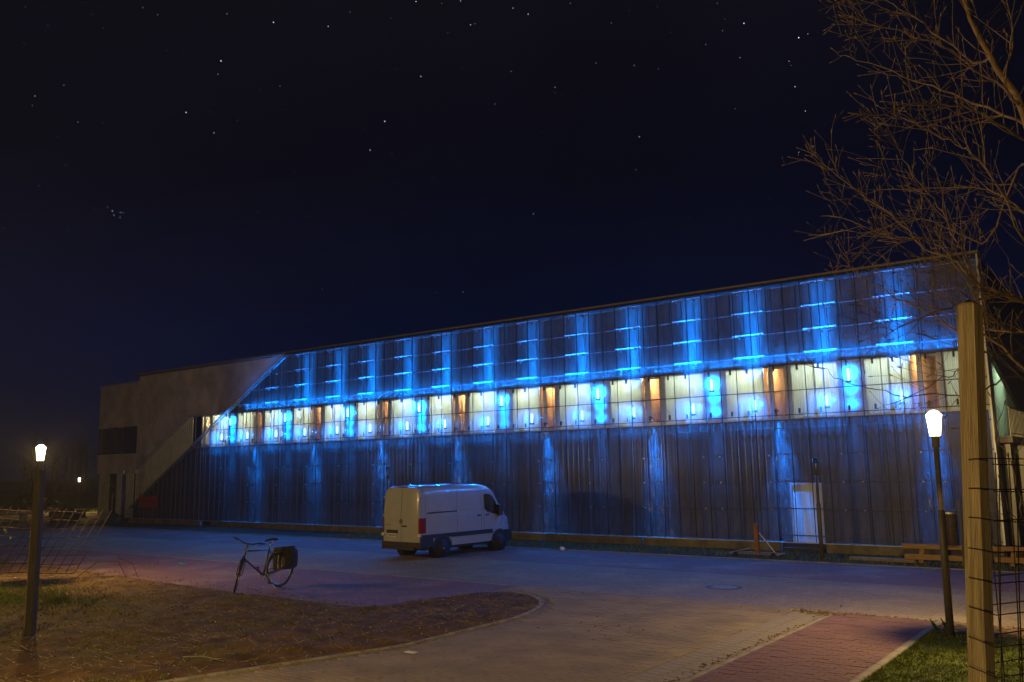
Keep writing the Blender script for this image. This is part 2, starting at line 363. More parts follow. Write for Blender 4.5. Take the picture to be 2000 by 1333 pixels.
LIMBS={
 'A':(0.085,0.02,[(-0.48,4.57,1.08),(-0.44,4.58,1.84),(-0.4,4.58,2.57),(-0.35,4.59,3.49),(-0.35,4.59,4.09),(-0.39,4.58,4.42),(-0.51,4.67,4.79),(-0.61,4.76,5.13),(-0.67,4.85,5.58)]),
 'B':(0.03,0.004,[(-0.35,4.59,3.37),(-0.46,4.48,3.52),(-0.55,4.37,3.54),(-0.64,4.35,3.63),(-0.71,4.34,3.72),(-0.83,4.37,3.81),(-0.97,4.39,4.0),(-1.17,4.45,4.2),(-1.33,4.51,4.4)]),
 'C':(0.02,0.004,[(-0.55,4.37,3.54),(-0.65,4.25,3.5),(-0.74,4.13,3.46),(-0.9,4.1,3.4),(-1.01,4.08,3.34)]),
 'D':(0.022,0.004,[(-0.4,4.58,2.79),(-0.49,4.47,3.2),(-0.62,4.46,3.37),(-0.75,4.54,3.41),(-0.91,4.61,3.56),(-1.08,4.68,3.66),(-1.2,4.75,3.77),(-1.3,4.83,3.87)]),
 'E':(0.018,0.005,[(-0.36,4.59,3.25),(-0.5,4.77,3.4),(-0.69,4.95,3.46),(-0.83,5.03,3.55),(-1.03,5.2,3.69)]),
 'F':(0.02,0.004,[(-0.4,4.58,4.47),(-0.52,4.47,4.61),(-0.63,4.35,4.73),(-0.78,4.23,4.8),(-0.99,4.18,4.93)]),
 'G':(0.02,0.004,[(-0.38,4.58,4.36),(-0.62,4.76,4.61),(-0.81,4.83,4.77),(-1.01,4.9,4.94),(-1.24,4.95,5.12)]),
 'H':(0.018,0.004,[(-0.36,4.59,4.26),(-0.49,4.37,4.34),(-0.64,4.25,4.42),(-0.78,4.13,4.42),(-0.9,4.0,4.36)]),
 'I':(0.02,0.004,[(-0.35,4.59,3.68),(-0.43,4.48,3.79),(-0.54,4.37,4.13),(-0.63,4.36,4.24),(-0.73,4.34,4.33),(-0.79,4.33,4.38)]),
 'J':(0.014,0.004,[(-0.64,4.35,3.63),(-0.75,4.54,3.96),(-0.84,4.62,4.13),(-0.95,4.7,4.37),(-0.98,4.7,4.45)]),
 'K':(0.016,0.004,[(-0.35,4.59,3.85),(-0.5,4.87,4.07),(-0.63,5.06,4.22),(-0.83,5.13,4.29),(-1.19,5.17,4.36),(-1.38,5.12,4.34)]),
 'L':(0.012,0.003,[(-0.37,4.59,3.02),(-0.46,4.18,3.15),(-0.56,3.96,3.09),(-0.65,3.85,3.07),(-0.82,3.71,3.07),(-0.95,3.63,3.1),(-1.03,3.55,3.13),(-1.08,3.54,3.18)]),
 'M':(0.01,0.004,[(-0.43,4.58,2.35),(-0.48,3.97,2.54),(-0.48,3.87,2.68),(-0.5,3.87,2.8),(-0.54,3.86,2.88)]),
 'N':(0.012,0.004,[(-0.35,4.59,3.39),(-0.47,4.17,3.25),(-0.6,3.96,3.24),(-0.67,3.94,3.16),(-0.74,3.93,3.13),(-0.86,3.91,3.07)]),
 'O':(0.02,0.004,[(-0.51,4.67,4.79),(-0.61,4.86,4.86),(-0.82,5.03,5.18),(-0.98,5.11,5.39),(-1.13,5.08,5.53)]),
 'P':(0.018,0.004,[(-0.46,4.63,4.65),(-0.39,4.48,4.8),(-0.41,4.48,5.02)]),
 'Q':(0.018,0.004,[(-0.35,4.59,4.14),(-0.46,4.88,4.25),(-0.65,5.06,3.95),(-0.78,5.14,4.03),(-0.99,5.21,4.16),(-1.17,5.17,4.15),(-1.29,5.14,4.06)]),
 'R':(0.014,0.004,[(-0.36,4.59,3.35),(-0.5,4.07,3.35),(-0.6,3.85,3.54),(-0.68,3.84,3.7),(-0.85,3.81,3.74),(-1.06,3.86,3.88)]),
}

# ================================================================== SETTING: ground, paving
def sheet_obj(name, poly, z, m, parent=None, **kw):
    return MB().quad(*[(x, y, z) for x, y in poly]).build(name, m, parent, **kw)

sheet_obj('ground', [(-900,-600),(900,-600),(900,900),(-900,900)], -.03, MT['ground'], kind='structure')
road = MB()
road.quad((-70,21.75,0),(-70,17.25,0),(14,17.25,0),(14,21.75,0))
road.quad((-11.6,13,0),(-11.6,-14,0),(-5.38,-14,0),(-5.38,13,0))
road.quad((-12.9,17.25,0),(-12.9,13,0),(-5.38,13,0),(-5.38,17.25,0))
road = road.build('road', MT['road'], kind='structure')
near_strip = sheet_obj('parking_strip', [(-70,12.2),(-12.9,12.2),(-12.9,17.15),(-70,17.15)], .004, MT['red_pave'], kind='structure')
far_strip = sheet_obj('pavement', [(-70,21.75),(14,21.75),(14,25.35),(-70,25.35)], .004, MT['red_pave'], kind='structure')
verge = sheet_obj('verge', [(-60,25.45),(14,25.45),(14,28.6),(-60,28.6)], -.01, MT['ground'], kind='structure')
forecourt = sheet_obj('forecourt', [(-110,24.5),(-52,25.45),(-52,29.0),(-56,29.0),(-75,42),(-110,42)], .006, MT['slab'], kind='structure')
lawn_far = sheet_obj('far_lawn', [(-160,36),(-57,36),(-57,80),(-160,80)], .02, MT['lawn'], kind='structure')

# grey pavers in the near part of the road; the 300 that show largest are single pieces
rng = random.Random(3)
pv = MB().cbox(-.110,.110,-.0535,.0535,0,.022,.005).mesh('paver')
pv.materials.append(MT['paver'])
cells = []
def rows(x0, x1, y0, y1, out):
    y = y0; row = 0
    while y < y1:
        x = x0 + (row % 2)*.112 - .112
        while x < x1+.112:
            a = max(x-.112, x0); b = min(x+.112, x1)
            if b-a > .04: out.append(((a+b)/2, y, b-a))
            x += .224
        y += .112; row += 1
rows(-12.72, -6.07, 5.6, 17.2, cells)
def island_edge(y):           # x of the kerb along the bare earth
    if y < 13.0: return -10.18 - max(0, 10.5-y)*.30 if y < 10.5 else -10.18
    t = (y-13.0)/3.25
    return -10.18 - 2.3*(1-math.sqrt(max(0, 1-t*t))) if t < 1 else -99
cells = [c for c in cells if c[0]-.12 > island_edge(c[1])+.16]
vis = sorted(cells, key=lambda c: (c[0]**2 + c[1]**2) if (-c[0]*.62 + c[1]*.79) > 0 and c[1] > 8.0 + (-6.1-c[0])*-.25 else 1e9)
joint = MB()
bulk = MB()
for i, (x, y, w) in enumerate(vis):
    dz = rng.uniform(-.0035, .0035) - .004
    if i < 300 and w > .2:
        o = obj('paver', pv, None, road, loc=(x, y, dz)); o.rotation_euler = (rng.uniform(-.012,.012), rng.uniform(-.012,.012), rng.uniform(-.01,.01))
    else:
        bulk.cbox(x-w/2+.002, x+w/2-.002, y-.0535, y+.0535, dz-.012, dz+.022, .005)
bulk.build('paver_field', MT['paver'], road, kind='stuff')
# brick path on the right
path = MB().quad((-5.3,-2,.002),(-3.56,-2,.002),(-3.56,17.0,.002),(-5.3,17.0,.002)).build('path', MT['joint'], kind='structure')
rv = MB().cbox(-.1105,.1105,-.0545,.0545,-.02,.024,.004).mesh('brick'); rv.materials.append(MT['red_paver'])
pc = []
rows(-5.305, -3.555, 8.0, 17.05, pc)
pc.sort(key=lambda c: c[0]**2+c[1]**2 if c[1] > 9.6 else 1e9)
bulk = MB()
n_full = 0
for i, (x, y, w) in enumerate(pc):
    dz = rng.uniform(-.004, .004)
    n_full += w > .2
    if n_full <= 300 and w > .2:
        o = obj('brick', rv, None, path, loc=(x, y, dz)); o.rotation_euler = (rng.uniform(-.015,.015), rng.uniform(-.015,.015), rng.uniform(-.012,.012))
    else:
        bulk.cbox(x-w/2+.0015, x+w/2-.0015, y-.0545, y+.0545, dz-.02, dz+.024, .004)
bulk.build('brick_field', MT['red_paver'], path, kind='stuff')
# gutter slabs beside the path
gutter = MB().quad((-6.06,-2,.001),(-5.42,-2,.001),(-5.42,17.2,.001),(-6.06,17.2,.001)).build('gutter', MT['joint'], kind='structure')
gs = MB().cbox(-.158,.158,-.085,.085,-.02,.02,.005).mesh('slab'); gs.materials.append(MT['slab'])
y = 8.4
while y < 17.1:
    for x in (-5.9, -5.58):
        obj('slab', gs, None, gutter, loc=(x, y+rng.uniform(-.003,.003), rng.uniform(-.004,.003)))
    y += .174
# kerb stones
kerb = MB().box(-5.41,-5.31,-2,7.9,-.05,.018).build('kerb', MT['kerb'], kind='structure')
ks = MB().cbox(-.048,.048,-.496,.496,-.05,.022,.008).mesh('kerb_stone'); ks.materials.append(MT['kerb'])
ks2 = MB().cbox(-.06,.06,-.496,.496,-.05,.055,.012).mesh('kerb_stone'); ks2.materials.append(MT['kerb'])
for i in range(9):
    obj('kerb_stone', ks, None, kerb, loc=(-5.36, 8.4+i, rng.uniform(-.003,.003)))
    obj('kerb_stone', ks2, None, kerb, loc=(-3.49, 8.4+i, rng.uniform(-.004,.004)))
for i in range(12):
    o = obj('kerb_stone', ks, None, kerb, loc=(-4.9+i, 17.14, .004)); o.rotation_euler.z = R(90)
far_kerb = MB().box(-70,14,25.352,25.45,-.05,.03).build('kerb_line', MT['kerb'], kind='structure')
strip_edge = MB().box(-70,-12.9,17.152,17.248,-.05,.012).build('kerb_line', MT['slab'], kind='structure')
# kerb round the bare earth
edge_pts = []
y = 4.5
while y <= 13.0:
    edge_pts.append((island_edge(y), y)); y += .5
for k in range(1, 13):
    a = k/12*math.pi/2*1.05
    edge_pts.append((-12.48 + 2.3*math.cos(a), 13.0 + 3.25*math.sin(a)))
edge_pts.append((-13.05, 15.9))
edge_pts.append((-13.3, 14.6)); edge_pts.append((-13.6, 13.3))
ek = empty('earth_kerb', 'narrow pale kerb curving round the bare earth bed', 'kerb')
for i in range(len(edge_pts)-5):
    a = Vector((*edge_pts[i], 0)); b = Vector((*edge_pts[i+1], 0)); d = b-a; L = d.length
    m_ = MB().cbox(-.045,.045,-L/2+.004,L/2-.004,-.05,.028,.008).mesh('kerb_stone'); m_.materials.append(MT['kerb'])
    o = obj('kerb_stone', m_, None, ek, loc=((a+b)/2)); o.rotation_euler.z = math.atan2(d.y, d.x) - math.pi/2

# bare earth bed: a relief mesh
def earth_h(x, y, d):
    n1 = noise.noise(Vector((x*.6, y*.6, 0)))*.05 + noise.noise(Vector((x*2.3, y*2.3, 3)))*.035 + noise.noise(Vector((x*7, y*7, 7)))*.022
    f = min(1, max(0, d)/.5)
    return .004 + f*(.045 + n1) + (1-f)*max(0, n1)*.4
def seg_d(p, a, b):
    ab = b-a; t = max(0, min(1, (p-a).dot(ab)/ab.length_squared)); return (p-(a+ab*t)).length
south = [(-13.6,13.3),(-13.9,12.95),(-18.1,12.98),(-22.1,13.2),(-27,13.6),(-33,13.95),(-70,14.3)]
bd = [Vector(q) for q in edge_pts + south[1:]]
def inside(x, y):
    c = False; poly = edge_pts + south[1:] + [(-70,-2),(island_edge(4.5),-2)]
    j = len(poly)-1
    for i in range(len(poly)):
        xi, yi = poly[i]; xj, yj = poly[j]
        if (yi > y) != (yj > y) and x < (xj-xi)*(y-yi)/(yj-yi)+xi: c = not c
        j = i
    return c
def grid_terrain(x0, x1, y0, y1, s):
    nx = int((x1-x0)/s); ny = int((y1-y0)/s); V = {}; mb = MB()
    for i in range(nx+1):
        for j in range(ny+1):
            x = x0+i*s; y = y0+j*s
            if not inside(x, y): continue
            p_ = Vector((x, y)); d = min(seg_d(p_, bd[k], bd[k+1]) for k in range(len(bd)-1))
            V[i, j] = len(mb.v); mb.v.append((x, y, earth_h(x, y, d)))
    for i in range(nx):
        for j in range(ny):
            q = [(i,j),(i+1,j),(i+1,j+1),(i,j+1)]
            if all(k in V for k in q): mb.f.append(tuple(V[k] for k in q))
    return mb
earth = grid_terrain(-24, -9.9, 5.2, 16.6, .10)
earth.build('earth_bed', MT['dirt'], kind='structure', smooth=True)
eb2 = grid_terrain(-60, -23.95, -1, 14.4, .45)
eb2.build('earth_bed', MT['dirt'], kind='structure', smooth=True)
sheet_obj('earth_bed', [(-24,-2),(-11.9,-2),(-11.9,5.25),(-24,5.25)], .02, MT['dirt'], kind='structure')
# clods, pebbles and dead stalks on the earth
rng = random.Random(11)
def blob(mb, c, r_, sq=.6):
    b = len(mb.v); vs_ = [(1,0,0),(0,1,0),(-1,0,0),(0,-1,0),(0,0,1),(0,0,-.6)]
    a = rng.uniform(0, 6.28); ca, sa = math.cos(a), math.sin(a)
    for x, y, z in vs_:
        k = r_*rng.uniform(.6,1.25); X = x*k; Y = y*k
        mb.v.append((c[0]+X*ca-Y*sa, c[1]+X*sa+Y*ca, c[2]+z*k*sq))
    for q in ((0,1,4),(1,2,4),(2,3,4),(3,0,4),(1,0,5),(2,1,5),(3,2,5),(0,3,5)): mb.f.append(tuple(b+i for i in q))
clods = MB(); pebbles = MB(); stalks = MB()
n_ = 0
while n_ < 9000:
    x = rng.uniform(-27, -9.9); y = rng.uniform(5.3, 16.4)
    if not inside(x, y): continue
    n_ += 1
    d = min(seg_d(Vector((x,y)), bd[k], bd[k+1]) for k in range(len(bd)-1)); z = earth_h(x, y, d)
    if n_ % 8 == 0: blob(pebbles, (x, y, z+.008), rng.uniform(.006,.022), .7)
    elif n_ % 3 == 0:
        a = rng.uniform(0,6.28); l_ = rng.uniform(.05,.2)
        stalks.tube([(x,y,z),(x+math.cos(a)*l_, y+math.sin(a)*l_, z+rng.uniform(.01,.07))], .0035, 3, False)
    else: blob(clods, (x, y, z+.005), rng.uniform(.008,.026)*(1 if rng.random() < .93 else 2))
clods.build('earth_clods', MT['clod'], label='brown clods scattered over the bare earth bed', category='clods', kind='stuff')
pebbles.build('pebbles', MT['stone'], label='pale pebbles scattered over the bare earth bed', category='pebbles', kind='stuff')
stalks.build('dead_stalks', MT['leaf'], label='thin dry stalks lying on the bare earth bed', category='stalks', kind='stuff')

# grass
def blades(mb, n, pick, h0, h1, w=.006):
    for _ in range(n):
        x, y, z = pick()
        h_ = rng.uniform(h0, h1); a = rng.uniform(0, 6.28); t = rng.uniform(.2, 1.2)*h_; b = rng.uniform(0,6.28)
        dx, dy = math.cos(a)*w, math.sin(a)*w
        mb.quad((x-dx,y-dy,z),(x+dx,y+dy,z),(x+math.cos(b)*t, y+math.sin(b)*t, z+h_))
lawn = MB()
for i in range(40):
    for j in range(70):
        x0 = -3.43+i*.16; y0 = 5+j*.16
        if y0 < 16.0:
            q = []
            for (xx, yy) in ((x0,y0),(x0+.16,y0),(x0+.16,y0+.16),(x0,y0+.16)):
                q.append((xx, yy, .03+.03*noise.noise(Vector((xx*1.3,yy*1.3,0)))+.012*noise.noise(Vector((xx*5,yy*5,1)))))
            lawn.quad(*q)
lawn.build('lawn', MT['lawn'], kind='structure')
sheet_obj('lawn_edge', [(-3.43,-4),(3,-4),(3,5.0),(-3.43,5.0)], .02, MT['lawn'], kind='structure')
g = MB()
def pick_lawn():
    x = -3.42 + 4.2*rng.random()**1.3; y = rng.uniform(9.2, 15.95)
    return x, y, .025+.03*noise.noise(Vector((x*1.3,y*1.3,0)))
blades(g, 26000, pick_lawn, .015, .05, .010)
g.build('grass', MT['grass'], label='short green lawn grass beside the red brick path', category='grass', kind='stuff')
g = MB()
def pick_weed():
    while True:
        x = rng.gauss(-21.6, 1.7); y = rng.gauss(9.6, .7)
        if inside(x, y) and y > 6.5 and x < -16.4:
            return x, y, earth_h(x, y, 1)-.01
blades(g, 6500, pick_weed, .04, .16, .007)
def pick_sparse():
    while True:
        x = rng.uniform(-22, -11); y = rng.uniform(6, 13)
        if inside(x, y) and noise.noise(Vector((x*.7, y*.7, 9))) > .12: return x, y, earth_h(x, y, 1)-.01
blades(g, 2600, pick_sparse, .03, .09, .006)
g.build('weeds', MT['grass'], label='green weeds growing in the bare earth near the wooden stake', category='weeds', kind='stuff')
g = MB()
def pick_verge():
    return rng.uniform(-30, 2), rng.uniform(25.6, 28.0), -.01
blades(g, 5000, pick_verge, .05, .16, .012)
g.build('verge_grass', MT['grass'], label='thin dark grass on the verge in front of the long hall', category='grass', kind='stuff')
g = MB()
def pick_far():
    return rng.uniform(-130, -60), rng.uniform(36.5, 60), .02
blades(g, 5000, pick_far, .08, .2, .03)
g.build('far_grass', MT['grass'], label='green grass lawn behind the stone benches', category='grass', kind='stuff')
# bark chip bed behind the lamp
chips = MB()
for _ in range(1500):
    x = rng.uniform(-3.4, 1.5); y = rng.uniform(15.95, 17.02)
    a = rng.uniform(0,6.28); l_ = rng.uniform(.03,.09); w = l_*.35; z = .02+rng.uniform(0,.03)
    dx, dy = math.cos(a)*l_, math.sin(a)*l_; ex, ey = -math.sin(a)*w, math.cos(a)*w
    chips.quad((x-dx-ex,y-dy-ey,z),(x+dx-ex,y+dy-ey,z+rng.uniform(-.01,.02)),(x+dx+ex,y+dy+ey,z+rng.uniform(-.01,.02)),(x-dx+ex,y-dy+ey,z))
chips.build('bark_chips', MT['chip'], label='pale bark chips on the bed behind the right street lamp', category='bark chips', kind='stuff')
sheet_obj('chip_bed', [(-3.43,15.9),(3,15.9),(3,17.09),(-3.43,17.09)], .012, MT['chip'], kind='structure')

# ================================================================== THE HALL
M_ = 4.735; XW0 = -5.38; Y0 = 28.40; YW = 29.0; XR = -4.0
hall = empty('hall_building', 'long hall with clear corrugated skin lit blue from inside and concrete left end', 'building', (-30,28.9,0))
def hb(mb, name, m, parent=None, smooth=False, **kw):
    """a part of the hall (coordinates given in world space)"""
    o = mb.build(name, m, parent or hall, smooth, **kw)
    if parent is None: o.location = (30,-28.9,0)
    return o
def share(name, me, loc):
    return obj(name, me, None, hall, loc=(loc[0]+30, loc[1]-28.9, loc[2]))
def zd_out(x): return 8.93 if x > -36 else 8.93 + .555*(x+36)
def zd_in(x): return 6.19 if x > -45.04 else 6.19 + .547*(x+45.04)
# plinth
px_ = [-50.6,-47.6,-43.2,-42.2,-38,-33.5,-29,-24.5,-20,-15.6,-10.45,-9.05,-4.9,-4.0]
for a, b in zip(px_, px_[1:]):
    if (a, b) in ((-43.2,-42.2), (-10.45,-9.05)): continue
    hb(MB().box(a+.05, b-.05, 28.42, 29.4, -.1, .262), 'plinth_block', MT['plinth'])
hb(MB().box(-50.6, XR, 28.62, 29.5, -.1, .24), 'plinth_back', MT['dark'])
hb(MB().box(-50.3, XR, 28.36, 28.46, .264, .284), 'base_trim', MT['alu'])
# inner wall cassettes, with standing ribs
cw = M_/10
def cassette(h):
    return MB().prism_z([(0,.02),(.05,-.035),(.075,-.035),(.10,.0),(cw-.002,.0),(cw-.002,.06),(0,.06)], 0, h)
low_me = cassette(4.06).mesh('wall_panel'); low_me.materials.append(MT['wall'])
up_me = cassette(2.80).mesh('wall_panel'); up_me.materials.append(MT['wall'])
n_c = int((XR+50.6)/cw)
for i in range(n_c):
    x = XR - (i+1)*cw
    if x < -43.6:
        hh = min(4.06, zd_out(x+cw*.5+.45)-.27)
        if hh > .1:
            m_ = cassette(hh).mesh('wall_panel'); m_.materials.append(MT['wall']); share('wall_panel', m_, (x, YW, .27))
    elif not (-10.75 < x < -9.2): share('wall_panel', low_me, (x, YW, .27))
    if x > -42.6: share('wall_panel', up_me, (x, YW, 6.12))
hb(MB().box(-10.75,-10.22, YW, YW+.05,.27,4.3).box(-9.25,-8.72, YW, YW+.05,.27,4.3).box(-10.22,-9.25,YW,YW+.05,2.16,4.3), 'wall_panel', MT['wall'])
# door with frame behind the skin
hb(MB().box(-10.2,-9.27,YW+.02,YW+.07,.12,2.12), 'door', MT['door'])
hb(MB().box(-10.26,-10.2,YW-.02,YW+.08,.10,2.18).box(-9.27,-9.21,YW-.02,YW+.08,.10,2.18).box(-10.2,-9.27,YW-.02,YW+.08,2.12,2.18), 'door_frame', MT['alu'])
hb(MB().box(-9.42,-9.39,YW-.04,YW+.02,1.0,1.16), 'door_handle', MT['steel'])
hb(MB().box(-10.4,-9.1,28.35,28.98,-.05,.10), 'door_step', MT['dark'])
# concrete left end
def xd_out(z): return -36.55 + (z-8.93)/.555
cj = [-50.6,-47.4,-44.4,-41.3,-38.2,-36.58]
for a, b in zip(cj, cj[1:]):
    a += .012; b -= .012
    def poly(z0f, z1):
        q = 8.93 + .555*(b+36.55)
        if b > -41.45:                       # right side follows the slanting edge of the skin
            if a < -41.45: lo_ = [(a, 6.19), (-41.49, 6.19)]
            else: lo_ = [(a, 8.93+.555*(a+36.55))]
            return lo_ + [(b, min(q, z1-.002)), (b, z1), (a, z1)]
        xs = [a] + ([-45.04] if a < -45.04 < b else []) + [b]
        return [(x, max(z0f(x), 0)) for x in xs] + [(b, z1), (a, z1)]
    if a > -47.5 and a < -47:
        hb(MB().prism_y([(a, 8.02),(b, 8.02),(b, 8.88),(a, 8.88)], 28.74, 28.98), 'concrete_panel', MT['concrete'])
        hb(MB().prism_y(poly(zd_in, 8.0), 28.74, 28.98), 'concrete_panel', MT['concrete'])
    else:
        hb(MB().prism_y(poly(zd_in, 8.88), 28.74, 28.98), 'concrete_panel', MT['concrete'])
for (a, b) in ((-55.2,-52.1),(-52.08,-50.63)):
    hb(MB().box(a, b, 28.74, 29.0, 5.82, 8.5), 'concrete_panel', MT['concrete'])
    hb(MB().box(a, b, 28.74, 29.0, 2.95, 4.15), 'concrete_panel', MT['concrete'])
hb(MB().box(-55.3,-50.6,28.70,29.1,8.5,8.6), 'roof_edge', MT['alu'])
hb(MB().box(-50.66,XR+.06,28.30,29.1,8.925,8.99), 'roof_edge', MT['fascia'])
# left window
wn_ = hb(MB().box(-55.2,-50.63,28.96,29.02,4.15,5.82), 'window', MT['glass_dark'])
hb(MB().box(-55.2,-55.12,28.78,28.96,4.15,5.82).box(-53.35,-53.27,28.86,28.96,4.2,5.78).box(-52.7,-52.62,28.86,28.96,4.2,5.78).box(-55.12,-50.64,28.74,28.96,4.152,4.20), 'window_frame', MT['dark'], wn_)
hb(MB().box(-55.3,-50.5,28.66,28.95,4.12,4.149), 'window_sill', MT['alu'])
# corrugated light sheets on the ground floor of the left end and in the recess
def corr(x0, x1, y, zlo, zhi, per, amp, seg=6):
    mb = MB(); n = max(1, int(round((x1-x0)/per*seg))); prev = None
    for i in range(n+1):
        x = x0+(x1-x0)*i/n
        ph = (x/per) % 1.0
        w = 4*abs(ph-.5)-1; w = max(-1, min(1, w*1.9))
        z0 = zlo(x) if callable(zlo) else zlo; z1 = zhi(x) if callable(zhi) else zhi
        if z1 <= z0+.01: prev = None; continue
        b = len(mb.v); mb.v += [(x, y+amp*w, z0), (x, y+amp*w, z1)]
        if prev is not None: mb.f.append((prev, b, b+1, prev+1))
        prev = b
    return mb
hb(corr(-55.2,-54.62,28.9,.25,2.95,.20,.028), 'corrugated_sheet', MT['light_corr'])
x = -53.0
while x < -51.1:
    hb(corr(x, x+1.0, 28.9, .25, 2.95, .20, .028), 'corrugated_sheet', MT['light_corr']); x += 1.0
x = -51.0
while x < -42.6:
    hb(corr(x, min(x+1.2,-42.5), 28.97, lambda q: max(.27, zd_out(q+.55)), lambda q: min(zd_in(q), 4.36) if q > -45.0 else zd_in(q), .20, .028), 'corrugated_sheet', MT['light_corr']); x += 1.2
ent = hb(MB().box(-54.62,-53.0,29.5,29.56,.1,2.95), 'entrance_door', MT['glass_dark'])
hb(MB().box(-54.62,-54.52,29.3,29.5,.1,2.95).box(-53.1,-53.0,29.3,29.5,.1,2.95).box(-54.52,-53.1,29.3,29.5,2.2,2.3).box(-53.85,-53.78,29.4,29.5,.1,2.2), 'door_frame', MT['dark'], ent)
hb(MB().box(-54.22,-54.17,29.30,29.35,.7,1.7), 'door_handle', MT['steel'], ent)
hb(MB().box(-54.62,-54.58,28.9,29.5,.1,2.95), 'entrance_reveal', MT['light_corr']); hb(MB().box(-53.04,-53.0,28.9,29.5,.1,2.95), 'entrance_reveal', MT['light_corr'])
# body of the hall: roof, back and ends, and the lit room behind the window band
hb(MB().box(-50.6,XR-.05,29.1,46,8.5,8.88).box(-55.2,-50.6,29.1,46,8.3,8.48), 'roof', MT['dark'])
hb(MB().box(-55.2,XR-.05,45.9,46.1,0,8.5), 'back_wall', MT['concrete'])
hb(MB().box(-55.2,-55.0,29.0,45.9,0,8.3), 'end_wall', MT['concrete'])
hb(MB().box(-46,XR-.6,32.6,32.7,4.0,6.5), 'room_wall', MT['room'])
hb(MB().box(-46,XR-.6,29.08,32.6,4.05,4.2), 'room_floor', MT['room_floor'])
hb(MB().box(-46,XR-.6,29.08,32.6,6.3,6.4), 'room_ceiling', MT['room_ceiling'])
hb(MB().box(-46.1,-46,29.02,32.7,4.0,6.5), 'room_wall', MT['room'])
hb(MB().box(-46,XR-.05,29.07,29.14,6.12,8.5).box(-46,XR-.05,29.07,29.14,0,4.34), 'backing_wall', MT['dark'])
tl_me = MB().box(-.55,.55,-.06,.06,0,.05).mesh('ceiling_lamp'); tl_me.materials.append(MT['tube'])
nl_me = MB().box(-.15,.15,-.06,.06,0,.04).mesh('ceiling_lamp'); nl_me.materials.append(MT['niche_fill'])  # added lamp that only lights the closed-off window niches
pt_me = MB().box(-.01,.01,29.06-28.9,32.58-28.9,4.2,6.3).mesh('light_baffle'); pt_me.materials.append(MT['room'])  # added baffle that keeps the tube light away from the windows
for k in range(0, 10):
    X = XW0 - M_*k
    for a in (.9, 3.2):
        if -45.2 < X+a < XR-1.0: share('ceiling_lamp', tl_me, (X+a, 29.75, 6.23))
    for a in (3.885, 4.72):
        if -45.5 < X+a < XR-.7: share('light_baffle', pt_me, (X+a, 28.9, 0))
    if -45.4 < X+4.3 < XR-.7: share('ceiling_lamp', nl_me, (X+4.3, 29.9, 6.22))
# window band
ZB0, ZB1 = 4.36, 6.10
def band(x0, x1, name, m, y0=28.99, y1=29.02, z0=ZB0-.02, z1=ZB1+.03):
    x1 = min(x1, XR-.12); x0 = max(x0, -45.0)
    if x1-x0 < .03: return None
    if name == 'light_panel': return hb(MB().quad((x0,y0,z0),(x1,y0,z0),(x1,y0,z1),(x0,y0,z1)), name, m)   # one thin sheet
    return hb(MB().box(x0, x1, y0, y1, z0, z1), name, m)
br_me = MB().box(-.028,.028,-.03,.03,0,.17).mesh('bracket'); br_me.materials.append(MT['dark'])
led_me = MB().lathe([(.005,-.20),(.030,-.19),(.036,-.1),(.036,.1),(.030,.19),(.005,.20)], 10).mesh('blue_lamp', True); led_me.materials.append(MT['blue_led'])
led2_me = MB().lathe([(.005,-.16),(.026,-.15),(.030,-.1),(.030,.1),(.026,.15),(.005,.16)], 10).mesh('blue_lamp', True); led2_me.materials.append(MT['blue_led'])
hous_me = MB().box(-.07,.07,-.05,.05,-.26,-.20).mesh('lamp_housing'); hous_me.materials.append(MT['dark'])
rail_z = [.50,1.36,2.25,3.13,3.98,4.42,5.22,6.42,7.18,7.96,8.74]
def spot(loc, up, energy, ang, blend=.7, tilt=0):
    o = light('blue_wash', 'SPOT', hall, (loc[0]+30, loc[1]-28.9, loc[2]), BLUE, energy, .03, spot_size=R(ang), spot_blend=blend)
    o.rotation_euler = (R(180-tilt) if up else R(tilt), 0, 0)
    return o
lrng = random.Random(21)
